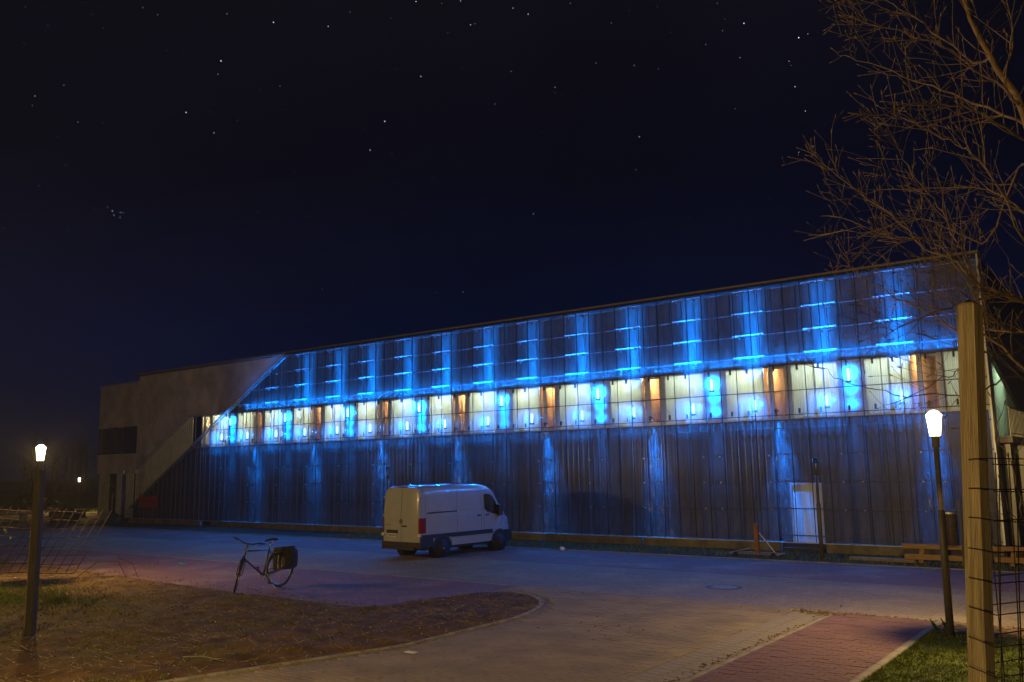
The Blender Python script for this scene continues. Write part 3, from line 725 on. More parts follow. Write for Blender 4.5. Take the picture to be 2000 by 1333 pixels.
for k in range(0, 10):
    X = XW0 - M_*k
    def c(a, b, *r_, **kw):
        return band(X+a, X+b, *r_, **kw)
    for a, b in ((-.05,.14),(.885,.915),(1.665,2.535),(3.245,3.275),(3.855,3.9),(4.085,4.2)):
        c(a, b, 'pier', MT['pier'], 28.965, 29.06)
    for a, b in ((.12,.90),(.90,1.68),(2.52,3.26),(3.262,3.87)):
        c(a, b, 'light_panel', MT[lrng.choice(('panel','panel','panel_b','panel_c'))])
    w = c(4.19, 4.70, 'window', MT['glass'])
    if w and X+4.2 > -45: hb(MB().box(X+4.2,X+4.235,28.97,29.05,ZB0,ZB1).box(X+4.65,X+4.685,28.97,29.05,ZB0,ZB1).box(X+4.235,X+4.65,28.97,29.05,ZB0,ZB0+.05).box(X+4.235,X+4.65,28.97,29.05,ZB1-.06,ZB1), 'window_frame', MT['alu'], w)
    c(3.89, 4.10, 'window', MT['glass'])
    for a in (.5, 1.2, 2.1, 2.9, 3.5, 4.45):
        xx = X+a
        if -42 < xx < XR-.2:
            share('bracket', br_me, (xx, 28.52, ZB1-.20)); share('bracket', br_me, (xx, 28.52, ZB0+.10))
    for a, z, me, up in ((1.32,4.84,led2_me,True),(3.62,4.84,led2_me,True),(2.06,5.64,led_me,False)):
        xx = X+a
        if -43.2 < xx < XR-.3:
            j = lrng.uniform(.75, 1.2)
            share('blue_lamp', me, (xx, 28.80, z)); share('lamp_housing', hous_me, (xx, 28.80, z))
            if up:
                if zd_out(xx-.6) > 8.2:
                    spot((xx, 28.56, 5.05), True, E_UP*.6*j, 44, tilt=11)
                    spot((xx, 28.56, 5.05), True, E_UP*2.4*j, 22, tilt=9.5)
                    spot((xx, 28.56, 5.05), True, E_UP*5.4*j, 13, tilt=8)
                    spot((xx, 28.58, 5.05), True, E_UP*.45*j, 40, .6, tilt=-2.5)
                elif zd_out(xx-.6) > 6.9:
                    spot((xx, 28.50, 5.05), True, E_UP*.5*j, 30, tilt=0)
            else:
                spot((xx, 28.54, 5.25), False, E_DOWN*j*.32, 28, 1.0, tilt=8)
            for zz, ee in (((z+.05,.38),) if up else ((5.72,2.6),(5.2,1.3),(4.72,.9))):
                o = spot((xx, 28.55, zz), True, E_GLOW*j*ee, 84, 1.0); o.rotation_euler = (R(90), 0, 0)
            o = light('blue_flood', 'SPOT', hall, (xx+30, 28.72-28.9, z), BLUE, E_FLOOD*j, .06, spot_size=R(172), spot_blend=.6)
            o.rotation_euler = (R(-62), 0, 0)
    xx = X+4.44
    if -43 < xx < XR-.3:
        jj = lrng.uniform(.75,1.25); spot((xx, 28.56, 4.5), False, E_DOWN*.9*jj, 38, .8, tilt=9); spot((xx, 28.56, 4.5), False, E_DOWN*2.0*jj, 20, .8, tilt=8)
        share('lamp_housing', hous_me, (xx, 28.60, 4.80))
for z, up, en, x0 in ((6.16,True,E_FILL,-39.5),(4.26,False,E_FILL*.09,-42.5)):  # added blue fill lights along the band, no fixture stands there
    o = light('blue_fill', 'AREA', hall, ((x0+XR)/2+30, 28.50-28.9, z), BLUE, en, shape='RECTANGLE', size_y=.04)
    o.data.size = XR-x0-.4
    o.rotation_euler = (R(180) if up else 0, 0, 0)
band(-45.0,-43.45,'light_panel',MT['panel'])
hb(MB().box(-45.2,-42.0,28.72,28.98,6.10,6.19), 'band_soffit', MT['alu'])
hb(MB().box(-45,XR-.1,28.93,29.05,4.30,4.355), 'band_sill', MT['alu'])
# rails carrying the skin
for z in rail_z:
    x0 = -36 + (z-8.93)/.555 + .05 if z < 8.9 else -36
    if z > 6: hb(MB().prism_x([(28.445,z+.018),(28.468,z-.012),(28.472,z-.010),(28.449,z+.020)], x0, XR-.02), 'rail', MT['rail_grey'])
    else: hb(MB().box(x0, XR-.02, 28.47, 28.495, z-.016, z+.016), 'rail', MT['rail'])
plt_me = {}  # added white slats, slanted to catch the blue beams as bright lines
for z, y1 in ((6.42,28.50),(7.18,28.53),(7.96,28.565),(8.74,28.60)):
    yb = y1-28.5; plt_me[z] = MB().prism_x([(yb-.05,.042),(yb,-.008),(yb+.004,-.004),(yb-.046,.046)], -.55, .55).mesh('light_catcher'); plt_me[z].materials.append(MT['plate_white'])
clip_me = MB().box(-.02,.02,-.07,.02,-.03,.03).mesh('rail_clip'); clip_me.materials.append(MT['steel'])
for z in (1.36,2.25,3.13,6.42,7.18,7.96,8.74):
    for k in range(0, 9):
        for a in ((1.32,3.62) if z > 5 else ()):
            xx = XW0 - M_*k + a
            if xx < XR-.6 and zd_out(xx-.5) > z+.1: share('light_catcher', plt_me[z], (xx, 28.5, z+.03))
        for a in ((.98,1.62,3.3,3.9) if z > 5 else (1.75,2.35,4.1,4.7)):
            xx = XW0 - M_*k + a
            if xx < XR-.1 and zd_out(xx) > z+.1: share('rail_clip', clip_me, (xx, 28.56, z-.03))
# clear corrugated skin: every sheet its own piece, three tiers
sw = M_/4
nS = int(math.ceil((XR+50.4)/sw))
for t, (z0, z1, yo) in enumerate(((.286,4.03,0),(3.97,6.46,-.012),(6.40,8.90,-.024))):
    for i in range(nS):
        x1 = XR - i*sw; x0 = x1 - sw - .03
        if zd_out(x1) <= z0 + .05: continue
        mb = corr(x0, x1, Y0+yo-(i % 2)*.006, z0, lambda q: min(z1, zd_out(q)), sw/5, .018, 8)
        if len(mb.f): hb(mb, 'clear_sheet', MT['sheet'])
hb(MB().box(-36,XR-.03,28.32,28.98,8.86,8.885), 'shade_board', MT['black'])  # black board added to hide the blue light under the roof edge
# dark joints of the skin
i = 0
while True:
    x = XR - .59 - i*sw/2; i += 1
    if x < -50: break
    zt = zd_out(x)-.06
    if zt > .4: hb(MB().box(x-.009, x+.009, 28.425, 28.455, .29, zt), 'skin_joint', MT['black'])
# diagonal edge trims
def diag_bar(x0, z0, x1, z1, y0, y1, w, m):
    d = Vector((x1-x0, z1-z0)).normalized(); n = Vector((-d.y, d.x))*w
    hb(MB().prism_y([(x0,z0),(x1,z1),(x1+n.x,z1+n.y),(x0+n.x,z0+n.y)], y0, y1), 'edge_trim', m)
diag_bar(-50.6,.83,-36.05,8.90,28.34,28.42,.05,MT['alu'])
diag_bar(-50.5,.83,-35.9,8.94,28.46,28.52,.04,MT['steel'])
diag_bar(-51.0,2.93,-45.04,6.19,28.70,28.76,.05,MT['alu'])
hb(MB().box(XR-.02,XR+.03,28.34,28.99,.28,8.9), 'corner_trim', MT['alu'])
# crumpled film hanging behind the skin under the windows
frng = random.Random(5)
for k in range(1, 9):
    X = XW0 - M_*k + 4.44; mb = MB(); nx, nz = 14, 34; wv = frng.uniform(.85,1.15)*(.55 if k == 2 else 1); sd = frng.uniform(0,99)
    for j in range(nz+1):
        tz = j/nz; z = 4.25 - tz*3.85; ww = wv*(1 + .16*math.sin(tz*5+sd))*(.85+.2*tz)
        for i in range(nx+1):
            u = i/nx-.5
            fold = .045*math.sin(u*13+sd+3*noise.noise(Vector((u*2, tz*5, sd)))) + .05*noise.noise(Vector((u*6, tz*9, sd+4)))
            mb.v.append((X+u*ww+.05*noise.noise(Vector((u,tz*6,sd))), 28.76+fold, z))
    for j in range(nz):
        for i in range(nx):
            b = j*(nx+1)+i; mb.f.append((b, b+1, b+nx+2, b+nx+1))
    if zd_out(X) > 4.3: hb(mb, 'plastic_film', MT['film'])
# right end of the hall
hb(MB().prism_x([(28.99,6.15),(28.99,8.5),(46,8.5),(46,1.6)], XR-.14, XR-.03), 'end_wall', MT['dark'])
hb(MB().box(XR-.16,XR-.02,28.97,29.25,.28,6.15), 'corner_post', MT['light_corr'])
y = 29.3
while y < 40:
    mb = corr(y, y+1.1, 0, 3.52, 6.2, .36, .05, 6); mb.v = [(XR-.55-q[1], q[0], q[2]) for q in mb.v]
    hb(mb, 'light_panel', MT['panel_green']); y += 1.1
hb(MB().box(XR-.55,XR+.35,29.3,44,3.32,3.5), 'balcony_slab', MT['concrete'])
rl = MB()
for i in range(40): rl.tube([(XR+.3, 29.4+i*.3, 3.5),(XR+.3, 29.4+i*.3, 4.35)], .008, 5)
rl.tube([(XR+.3,29.35,4.36),(XR+.3,41.5,4.36)], .022, 6); rl.tube([(XR+.3,29.35,3.6),(XR+.3,41.5,3.6)], .012, 6)
hb(rl, 'railing', MT['steel'])
hb(MB().box(XR-1.6,XR-1.5,29.2,44,0,3.32), 'recess_wall', MT['dark'])
for yy in (31.4, 34.6): hb(MB().box(XR-.2,XR,yy,yy+.2,0,3.32), 'column', MT['alu'])
hb(MB().box(XR-5,XR-.62,32.75,32.8,3.4,6.4).box(XR-3.2,XR-.62,32.8,44,6.3,6.4).box(XR-3.2,XR-.62,32.8,44,3.4,3.5).box(XR-3.2,XR-3.1,32.8,44,3.5,6.3), 'room_wall', MT['room_floor'])
te_me = MB().box(-.06,.06,-.6,.6,0,.05).mesh('ceiling_lamp'); te_me.materials.append(MT['tube'])
for yy in (30.4, 34.5): share('ceiling_lamp', te_me, (XR-1.3, yy, 6.15))

# ================================================================== STREET LAMPS
def lantern_glass(lit):
    m = bpy.data.materials.new('lantern_glass_lit' if lit else 'lantern_glass'); m.use_nodes = True
    n = m.node_tree.nodes; l = m.node_tree.links; n.clear()
    o = n.new('ShaderNodeOutputMaterial'); t = n.new('ShaderNodeBsdfTransparent')
    ms = n.new('ShaderNodeMixShader')
    if lit:
        e_ = n.new('ShaderNodeEmission'); e_.inputs[0].default_value = (1,.86,.60,1); e_.inputs[1].default_value = 14; ms.inputs[0].default_value = .6
        l.new(e_.outputs[0], ms.inputs[2])
    else:
        g_ = n.new('ShaderNodeBsdfGlossy'); g_.inputs['Roughness'].default_value = .1; ms.inputs[0].default_value = .22
        t.inputs[0].default_value = (.7,.72,.72,1); l.new(g_.outputs[0], ms.inputs[2])
    l.new(t.outputs[0], ms.inputs[1]); l.new(ms.outputs[0], o.inputs[0])
    m.cycles.emission_sampling = 'NONE'
    return m
LG = {True: lantern_glass(True), False: lantern_glass(False)}
def street_lamp(loc, h, lit, label, energy=E_LAMP, lean=(0,0), fat=1.0):
    r_ = empty('street_lamp', label, 'street lamp', loc, group='street lamps with tapered lanterns')
    r_.rotation_euler = (lean[0], lean[1], 0)
    k = h/3.65
    MB().lathe([(.06*fat,-.1),(.06*fat,h*.55),(.045*fat,h*.55+.02),(.045*fat,h-.62*k)], 14).build('pole', MT['pole'], r_, True)
    MB().lathe([(.045*fat,h-.62*k),(.062*fat,h-.60*k),(.062*fat,h-.45*k),(.075*fat,h-.44*k),(.075*fat,h-.42*k)], 14).build('collar', MT['pole'], r_, True)
    MB().lathe([(.082*k,h-.418*k),(.118*k,h-.10*k)], 18).build('lantern', LG[lit], r_, True)
    MB().lathe([(.125*k,h-.098*k),(.125*k,h-.08*k),(.07*k,h-.02*k),(.03*k,h)], 16).build('cap', LG[True] if lit else MT['dark'], r_, True)
    if lit:
        light('bulb', 'POINT', r_, (0,0,h-.22*k), WARM, energy, .035)
    else:
        MB().lathe([(.02,h-.42*k),(.028,h-.40*k),(.028,h-.24*k),(.01,h-.2*k)], 8).build('bulb', MT['steel'], r_, True)
    return r_
street_lamp((-3.09,15.62,0), 3.64, True, 'lit street lamp with slightly leaning pole between the brick path and wooden post', energy=E_LAMP*.95, lean=(0,R(.6)))
street_lamp((-24.05,10.97,0), 3.66, True, 'lit street lamp behind the dark stake at the left edge', energy=E_LAMP*1.05)
street_lamp((-69.5,34.8,0), 2.70, True, 'small far lit street lamp on the lawn beside the hall', energy=E_LAMP*.5)
street_lamp((-8.34,25.84,0), 2.98, False, 'unlit street lamp on the verge in front of the pale door')
street_lamp((-25.9,25.75,0), 2.98, False, 'unlit street lamp standing behind the white van')
street_lamp((-9.5,1.0,0), 3.66, True, 'lit street lamp beside the near end of the road, outside the view', energy=E_LAMP*1.9)
street_lamp((1.6,-9.0,0), 3.66, True, 'lit street lamp on the near lawn behind the viewer', energy=E_LAMP*1.7)

# ================================================================== WHITE VAN (local: +y forward, x right, real size, scaled on the root)
van = empty('delivery_van', 'white high-roof delivery van parked nose towards the blue hall', 'van', (-20.12,20.62,0), R(-3), scale=.885)
def roof_z(y):
    P = [(0,2.56),(.25,2.62),(2.0,2.65),(3.45,2.62),(3.75,2.56),(4.0,2.40),(4.30,2.06),(4.62,1.66),(4.80,1.46),(5.05,1.34),(5.22,1.20),(5.30,1.02)]
    for (a, za), (b, zb) in zip(P, P[1:]):
        if a <= y <= b: return za + (zb-za)*(y-a)/(b-a)
    return P[-1][1]
def half_w(y, z):
    w = 1.0
    if z > 1.25: w -= .055*((z-1.25)/1.2)**1.4
    if z < .75: w -= .03*((.75-z)/.4)
    w -= .035*max(0, (.30-y)/.30)**2
    if y > 4.0: w -= .30*((y-4.0)/1.3)**2.6 + (.10*min(1,(y-4.0)/.7) if z > 1.5 else 0)
    return w
ys = [0,.04,.12,.3,.8,1.4,2.0,2.6,3.1,3.45,3.75,4.0,4.15,4.30,4.46,4.62,4.80,4.95,5.05,5.15,5.22,5.27,5.30]
body = MB(); ring = []
for y in ys:
    T = roof_z(y); pts = []
    lo = .42
    zs = [lo,.55,.75,.95,1.2,1.5,1.8,2.1,2.3]
    zs = [z*1.0 if T > 2.4 else lo+(z-lo)*(T-.20-lo)/(2.3-lo) for z in zs]
    side = [(half_w(y, z), z) for z in zs]
    wt = side[-1][0]; zt = zs[-1]
    hgt = T - zt
    cr_ = [(wt-.01, zt+hgt*.30), (wt-.05, zt+hgt*.62), (wt-.16, zt+hgt*.86), (wt-.36, zt+hgt*.96), (0, T)]
    prof = side + cr_
    full = prof + [(-a, b) for a, b in reversed(prof[:-1])]
    ring.append([len(body.v)+i for i in range(len(full))])
    yy = y
    for a, b in full:
        dy = 0
        if y < .02: dy = .10*max(0, (b-1.3)/1.3)**2     # rear leans forward at the top
        if y > 5.2: dy = -.05*(1-abs(b-.8))
        body.v.append((a, yy + dy if y < .02 else yy + dy*(1 if y > 5.2 else 1) + (.10*max(0,(b-1.3)/1.3)**2 if y < .2 else 0), b))
for r0, r1 in zip(ring, ring[1:]):
    n = len(r0)
    for i in range(n-1): body.f.append((r0[i], r0[i+1], r1[i+1], r1[i]))
    body.f.append((r0[n-1], r0[0], r1[0], r1[n-1]))
body.f.append(tuple(ring[0])); body.f.append(tuple(reversed(ring[-1])))
bo = body.build('body', MT['van_white'], van)
me = bo.data
me.polygons.foreach_set('use_smooth', [len(p.vertices) < 6 for p in me.polygons])
def rear_y(z): return .10*max(0, (z-1.3)/1.3)**2
# rear doors: two leaves standing proud
for s, nm in ((-1,'rear_door'),(1,'rear_door')):
    mb = MB(); zs = [.60,.8,1.2,1.6,2.0,2.3,2.47,2.52]
    for z in zs:
        w = min(half_w(0,z), 1.0) - .075 - (.10 if z > 2.48 else .03 if z > 2.4 else (.06 if z < .7 else 0))
        for (xx, dy) in ((.012*s, -.012),(w*.5*s, -.016),((w-.05)*s, -.013),(w*s, -.002)):
            mb.v.append((xx, rear_y(z)+dy, z))
    for i in range(len(zs)-1):
        for j in range(3):
            b = i*4+j; q = (b, b+1, b+5, b+4); mb.f.append(q if s > 0 else q[::-1])
    d = mb.build(nm, MT['van_white'], van, True)
    MB().box(min(s*.30,s*.86),max(s*.30,s*.86),-.022,-.012,1.45,2.28).build('window_blank', MT['van_white'], d) if False else None
    for zz in (.85, 1.55, 2.2):
        MB().box(min(s*.90,s*.985),max(s*.90,s*.985),rear_y(zz)-.03,rear_y(zz)+.01,zz-.03,zz+.03).build('hinge', MT['van_white'], d)
MB().box(.06,.30,-.045,-.016,1.14,1.19).build('door_handle', MT['van_black'], van)
em = MB().torus((-.0,-.03,1.33),(0,1,0),.075,.010,20,6)
for k in range(3):
    a = R(90+120*k); em.tube([(0,-.03,1.33),(.07*math.cos(a),-.03,1.33+.07*math.sin(a))],[.016,.004],5)
em.build('emblem', MT['chrome'], van)
MB().box(-.78,-.17,-.03,-.012,.90,1.02).build('plate_recess', MT['van_black'], van)
pl = MB().box(-.72,-.22,-.040,-.030,.77,.885).build('number_plate', MT['plate'], van)
lt = MB()
for i, w_ in enumerate((.03,.045,.03,.03,.045,.03,.03)):
    x_ = -.68+i*.064; lt.box(x_, x_+w_, -.044, -.0402, .80, .855)
lt.build('plate_text', MT['van_black'], pl)
MB().box(-.86,-.60,-.026,-.012,1.195,1.205).build('name_script', MT['chrome'], van)
MB().box(-.25,.25,.06,.12,2.545,2.575).build('high_brake_light', MT['van_black'], van)
for s in (-1, 1):
    MB().prism_z([(s*.93,-.03),(s*1.0,.0),(s*1.012,.26),(s*.985,.28),(s*.93,.06)][::s], .92, 1.46).build('tail_light', MT['tail'], van)
    MB().box(min(s*.90,s*1.03),max(s*.90,s*1.03),-.05,.02,.80,.90).build('door_bracket', MT['plate'], van)
    MB().box(min(s*.62,s*.8),max(s*.62,s*.8),-.105,-.095,.47,.51).build('reflector', MT['tail'], van)
# bumper and lower trims
bp_ = MB().prism_z([(-1.0,.34),(-1.02,0),(-.94,-.10),(.94,-.10),(1.02,0),(1.0,.34)], .40, .60)
bp_.build('rear_bumper', MT['van_black'], van)
MB().box(-.85,.85,-.19,-.08,.34,.44).build('rear_step', MT['van_black'], van)
MB().box(-.9,.9,.3,5.0,.30,.43).build('chassis', MT['van_black'], van)
for s in (-1, 1):
    X0, X1 = min(s*.985,s*1.022), max(s*.985,s*1.022)
    MB().box(X0,X1,.02,.62,.44,.86).box(X0,X1,.62,1.62,.72,.86).box(X0,X1,1.62,3.9,.70,.86).build('side_trim', MT['van_black'], van)
    MB().box(min(s*.97,s*1.008),max(s*.97,s*1.008),1.62,3.90,.40,.70).build('sill', MT['van_white'], van)
    for wy in (1.10, 4.32):      # wheel arches, tyres, rims
        arch = MB(); n = 14
        for i in range(n+1):
            a = math.pi*i/n
            for rr, xx in ((.50,1.018),(.40,1.020)):
                arch.v.append((s*xx, wy+rr*math.cos(a)*1.02, .34+rr*math.sin(a)))
        for i in range(n): arch.f.append((2*i,2*i+1,2*i+3,2*i+2))
        arch.build('wheel_arch', MT['van_black'], van)
        hole = MB().disc_x(s*.70, s*1.014, wy, .37, .425, 22).build('wheel_well', MT['black'], van)
        w = MB().disc_x(s*.76, s*1.0, wy, .335, .30, 20); w.torus((s*.905,wy,.335),(1,0,0),.255,.085,26,8)
        wheel = w.build('wheel', MT['tyre'], van, True)
        wheel.location = (s*.075,0,0)
        MB().lathe([(.205,0),(.205,.02),(.15,.035),(.06,.03),(.05,.055),(.01,.055)], 20).build('rim', MT['chrome'], wheel)
        wheel.children[0].rotation_euler = (0, R(90)*s, 0); wheel.children[0].location = (s*.965, wy, .335)
        for k in range(6):
            a = k/6*6.283; MB().disc_x(s*.99, s*.998, wy+.135*math.cos(a), .335+.135*math.sin(a), .032, 8).build('rim_hole', MT['black'], wheel)
# side details (seams, rail, panels, handles)
for s in (-1, 1):
    def sx(y, z, d=.004): return s*(half_w(y, z)+d)
    def seam(pts, w=.010, m=MT['van_black'], nm='door_seam'):
        mb = MB()
        mb.tube([(sx(y,z,0.0), y, z) for y, z in pts], w*.5, 4); mb.build(nm, m, van)
    seam([(1.92,.72),(1.92,1.25),(1.92,1.8),(1.93,2.25),(1.97,2.44)])
    seam([(3.28,.72),(3.28,1.25),(3.28,1.8),(3.26,2.2)])
    seam([(3.42,.72),(3.42,1.25),(3.42,1.6),(3.40,2.02),(3.60,2.28)])
    seam([(4.42,.95),(4.50,1.2),(4.50,1.38)])
    seam([(.28,.90),(.28,1.4),(.28,2.1),(.30,2.3)], .008)
    seam([(.36,1.62),(1.0,1.63),(1.9,1.64)], .05, nm='slide_rail') if s > 0 else None
    for y0_, y1_ in ((.42,1.86),(1.99,3.20)):      # pressed panel frames
        mb = MB(); zz0, zz1 = 1.66, 2.22
        pts = [(y0_+.10,zz0),(y1_-.10,zz0),(y1_,zz0+.10),(y1_,zz1-.10),(y1_-.10,zz1),(y0_+.10,zz1),(y0_,zz1-.10),(y0_,zz0+.10),(y0_+.10,zz0)]
        mb.tube([(sx(y,z,-.010), y, z) for y, z in pts], .016, 6); mb.build('pressed_panel', MT['van_white'], van, True)
    for zz in (1.50,):
        mb = MB(); mb.tube([(sx(y,zz,-.010), y, zz) for y in (.3,1,2,3,3.9,4.3)], .018, 6); mb.build('body_crease', MT['van_white'], van, True)
    mb = MB(); mb.tube([(sx(y,2.33,-.02), y, 2.36) for y in (.2,1,2,3,3.5)], .022, 6); mb.build('roof_gutter', MT['van_white'], van, True)
    for y_ in (3.05, 3.53):
        MB().box(min(sx(y_,1.42,-.01),sx(y_,1.42,.035)),max(sx(y_,1.42,-.01),sx(y_,1.42,.035)),y_,y_+.17,1.39,1.44).build('side_handle', MT['van_black'], van)
    MB().box(min(sx(4.6,1.25,-.02),sx(4.6,1.25,.008)),max(sx(4.6,1.25,-.02),sx(4.6,1.25,.008)),4.52,4.66,1.22,1.245).build('side_badge', MT['van_black'], van)
    # cab side window with quarter light
    wp = [(3.47,1.66),(3.62,1.54),(4.18,1.42),(4.42,1.40),(4.40,1.52),(4.18,1.83),(3.92,2.12),(3.72,2.20),(3.47,2.20)]
    mb = MB(); cy0 = sum(p[0] for p in wp)/len(wp); cz0 = sum(p[1] for p in wp)/len(wp)
    mb.v = [(sx(y,z,.010), y, z) for y, z in wp] + [(sx(cy0,cz0,.012), cy0, cz0)]
    for i in range(len(wp)):
        q = (i, (i+1) % len(wp), len(wp)); mb.f.append(q if s > 0 else q[::-1])
    sw_ = mb.build('side_window', MT['glass_dark'], van, True)
    mb = MB(); mb.tube([(sx(y,z,.006), y, z) for y, z in wp+[wp[0]]], .018, 5); mb.tube([(sx(4.02,1.46,.012),4.02,1.46),(sx(4.0,2.02,.012),4.0,2.02)], .018, 5)
    mb.build('window_seal', MT['van_black'], sw_)
    # mirror
    mb = MB().prism_z([(s*.97,4.22),(s*1.14,4.16),(s*1.18,4.20),(s*1.17,4.34),(s*1.10,4.40),(s*.97,4.32)][::s], 1.36, 1.78)
    mb.build('mirror', MT['van_black'], van)
    # headlight
    MB().prism_z([(s*.70,5.22),(s*.86,5.10),(s*.93,4.90),(s*.915,4.88),(s*.68,5.18)][::s], .98, 1.22).build('headlight', MT['glass'], van)
ws = MB()
wsp = [(4.02,2.36,.70),(4.30,2.03,.80),(4.60,1.66,.86),(4.76,1.49,.84)]
for y, z, w in wsp: ws.v += [(-w, y+.03, z+.02), (w, y+.03, z+.02)]
ws.f = [(0,1,3,2),(2,3,5,4),(4,5,7,6)]
ws.build('windscreen', MT['glass_dark'], van)
fb = MB().prism_z([(-.98,4.86),(-.90,5.18),(-.5,5.36),(.5,5.36),(.90,5.18),(.98,4.86),(.98,4.7),(-.98,4.7)][::-1], .36, .78); fb.build('front_bumper', MT['van_black'], van)
MB().box(-.45,.45,5.28,5.33,.82,1.02).build('grille', MT['van_black'], van)
MB().lathe([(.035,2.62),(.03,2.74),(.012,2.80)], 8, (.1,2.1,0)).build('roof_aerial', MT['van_black'], van)

# ================================================================== BICYCLE (local: +y forward)
bike = empty('bicycle', 'dark bicycle with black pannier bags standing on its stand on red paving', 'bicycle', (-17.97,14.14,.004), R(186), scale=1.20)
bike.rotation_euler = (0, R(4), R(186))
rw = .355
def spoke_wheel(name, c, axis, parent):
    t = MB().torus(c, axis, rw-.018, .019, 40, 8).build(name, MT['tyre'], parent, True)
    MB().torus(c, axis, rw-.045, .011, 36, 6).build('rim', MT['chrome'], t, True)
    ax = Vector(axis).normalized(); u = ax.orthogonal().normalized(); w = ax.cross(u); c = Vector(c); sp = MB()
    for k in range(24):
        a = k/24*6.283; d = u*math.cos(a)+w*math.sin(a); sp.tube([c+ax*(.025 if k % 2 else -.025), c+d*(rw-.05)], .0016, 3, False)
    sp.build('spokes', MT['steel'], t)
    h_ = MB().tube([c-ax*.05, c+ax*.05], .02, 10).build('hub', MT['chrome'], t, True)
    return t
BB = Vector((0,.44,.28)); ST = Vector((0,.26,.80)); HT = Vector((0,.885,.80)); HBm = Vector((0,.945,.66)); RA = Vector((0,0,rw))
spoke_wheel('rear_wheel', RA, (1,0,0), bike)
fr = MB()
fr.tube([BB, ST+(ST-BB)*.02], .017, 10); fr.tube([ST-(ST-BB)*.06, HT], .015, 10); fr.tube([BB, HBm], .018, 10); fr.tube([HT+Vector((0,-.02,.05)), HBm], .020, 10)
for s in (-1, 1):
    fr.tube([BB+Vector((s*.03,-.03,0)), RA+Vector((s*.06,0,0))], .010, 8); fr.tube([ST+Vector((s*.015,0,-.03)), RA+Vector((s*.06,0,0))], .008, 8)
fr.build('frame', MT['bike'], bike, True)
MB().tube([ST, ST+(ST-BB).normalized()*.13], .014, 8).build('seat_post', MT['chrome'], bike, True)
sd = MB(); sp_ = ST+(ST-BB).normalized()*.14
for (dy, w, z) in ((-.14,.075,.035),(-.12,.085,.045),(-.04,.075,.045),(.04,.03,.04),(.13,.018,.03),(.15,.01,.02)):
    for k in range(8):
        a = k/8*6.283; sd.v.append((w*math.cos(a), sp_.y+dy, sp_.z+z+.022*math.sin(a)))
for i in range(5):
    for k in range(8): sd.f.append((i*8+k, i*8+(k+1) % 8, i*8+8+(k+1) % 8, i*8+8+k))
sd.f.append(tuple(range(8))); sd.f.append(tuple(reversed(range(40,48))))
sd.build('saddle', MT['black'], bike, True)
sx_ = MB()
for k in range(4): sx_.torus(tuple(sp_+Vector((0,-.05,.0-.02*k+.02))), (0,0,1), .022, .005, 10, 4)
sx_.build('saddle_spring', MT['steel'], bike)
# steering assembly turned about the head axis
axis = (HT+Vector((0,-.02,.05))-HBm).normalized(); rot = Matrix.Rotation(R(48), 4, axis)
def st(p): return HBm + (rot @ (Vector(p)-HBm))
FA = Vector((0,1.065,rw)); ax_f = rot @ Vector((1,0,0))
fw_ = spoke_wheel('front_wheel', st(FA), tuple(ax_f), bike)
fk = MB()
cr0 = HBm+(HBm-HT).normalized()*.02
for s in (-1, 1):
    fk.tube([st(cr0), st(cr0+Vector((s*.05,.0,-.02))), st(FA+Vector((s*.055,-.045,.16))), st(FA+Vector((s*.05,0,0)))], [.014,.013,.010,.008], 8)
fk.build('fork', MT['bike'], bike, True)
stem_t = HT+axis*.14
MB().tube([HT, stem_t, st(stem_t+Vector((0,.07,.02)))], .014, 8).build('stem', MT['chrome'], bike, True)
hc = stem_t+Vector((0,.07,.02))
hbp = [hc+Vector((-.31,-.17,.035)), hc+Vector((-.20,-.10,.035)), hc+Vector((-.10,-.01,.01)), hc, hc+Vector((.10,-.01,.01)), hc+Vector((.20,-.10,.035)), hc+Vector((.31,-.17,.035))]
MB().tube([st(p) for p in hbp], .012, 8).build('handlebar', MT['van_black'], bike, True)
for i0, i1 in ((0,1),(6,5)):
    a, b = st(hbp[i0]), st(hbp[i1]); MB().tube([a, a+(b-a)*.9], .018, 8).build('grip', MT['black'], bike, True)
    q = a+(b-a)*1.1; MB().tube([q, q+Vector((0,.0,-.03))+ (rot @ Vector((0,.05,0))), q+(a-b)*.5+Vector((0,0,-.035))+(rot @ Vector((0,.05,0)))], .006, 5).build('brake_lever', MT['dark'], bike)
cb = MB()
for s in (0, 6):
    a = st(hbp[s]); cb.tube([a+(st(hbp[1 if s == 0 else 5])-a)*1.1, st(hc+Vector((0,.14,-.05))), st(HBm+Vector((0,.10,.05))), st(FA+Vector((.03,0,.28)))], .0035, 4)
cb.build('cables', MT['black'], bike)
MB().tube([st(hc+Vector((0,.06,-.10))), st(hc+Vector((0,.12,-.10)))], [.02,.035], 10).build('front_light', MT['chrome'], bike)
# mudguards
for c, ax, a0, a1, nm in ((RA,(1,0,0),-20,150,'mudguard'),):
    mg = MB(); n = 16
    for i in range(n+1):
        a = R(a0+(a1-a0)*i/n); 
        for x_, rr in ((-.028,rw+.012),(0,rw+.026),(.028,rw+.012)): mg.v.append((x_, c.y-rr*math.cos(a), c.z+rr*math.sin(a)))
    for i in range(n):
        for j in range(2): mg.f.append((i*3+j,i*3+j+1,i*3+j+4,i*3+j+3))
    mg.build(nm, MT['van_black'], bike, True)
mg = MB(); n = 12
for i in range(n+1):
    a = R(25+125*i/n)
    for x_, rr in ((-.028,rw+.012),(0,rw+.026),(.028,rw+.012)): mg.v.append(tuple(st(FA+Vector((x_, rr*math.cos(a), rr*math.sin(a))))))
for i in range(n):
    for j in range(2): mg.f.append((i*3+j,i*3+j+1,i*3+j+4,i*3+j+3))
mg.build('mudguard', MT['van_black'], bike, True)
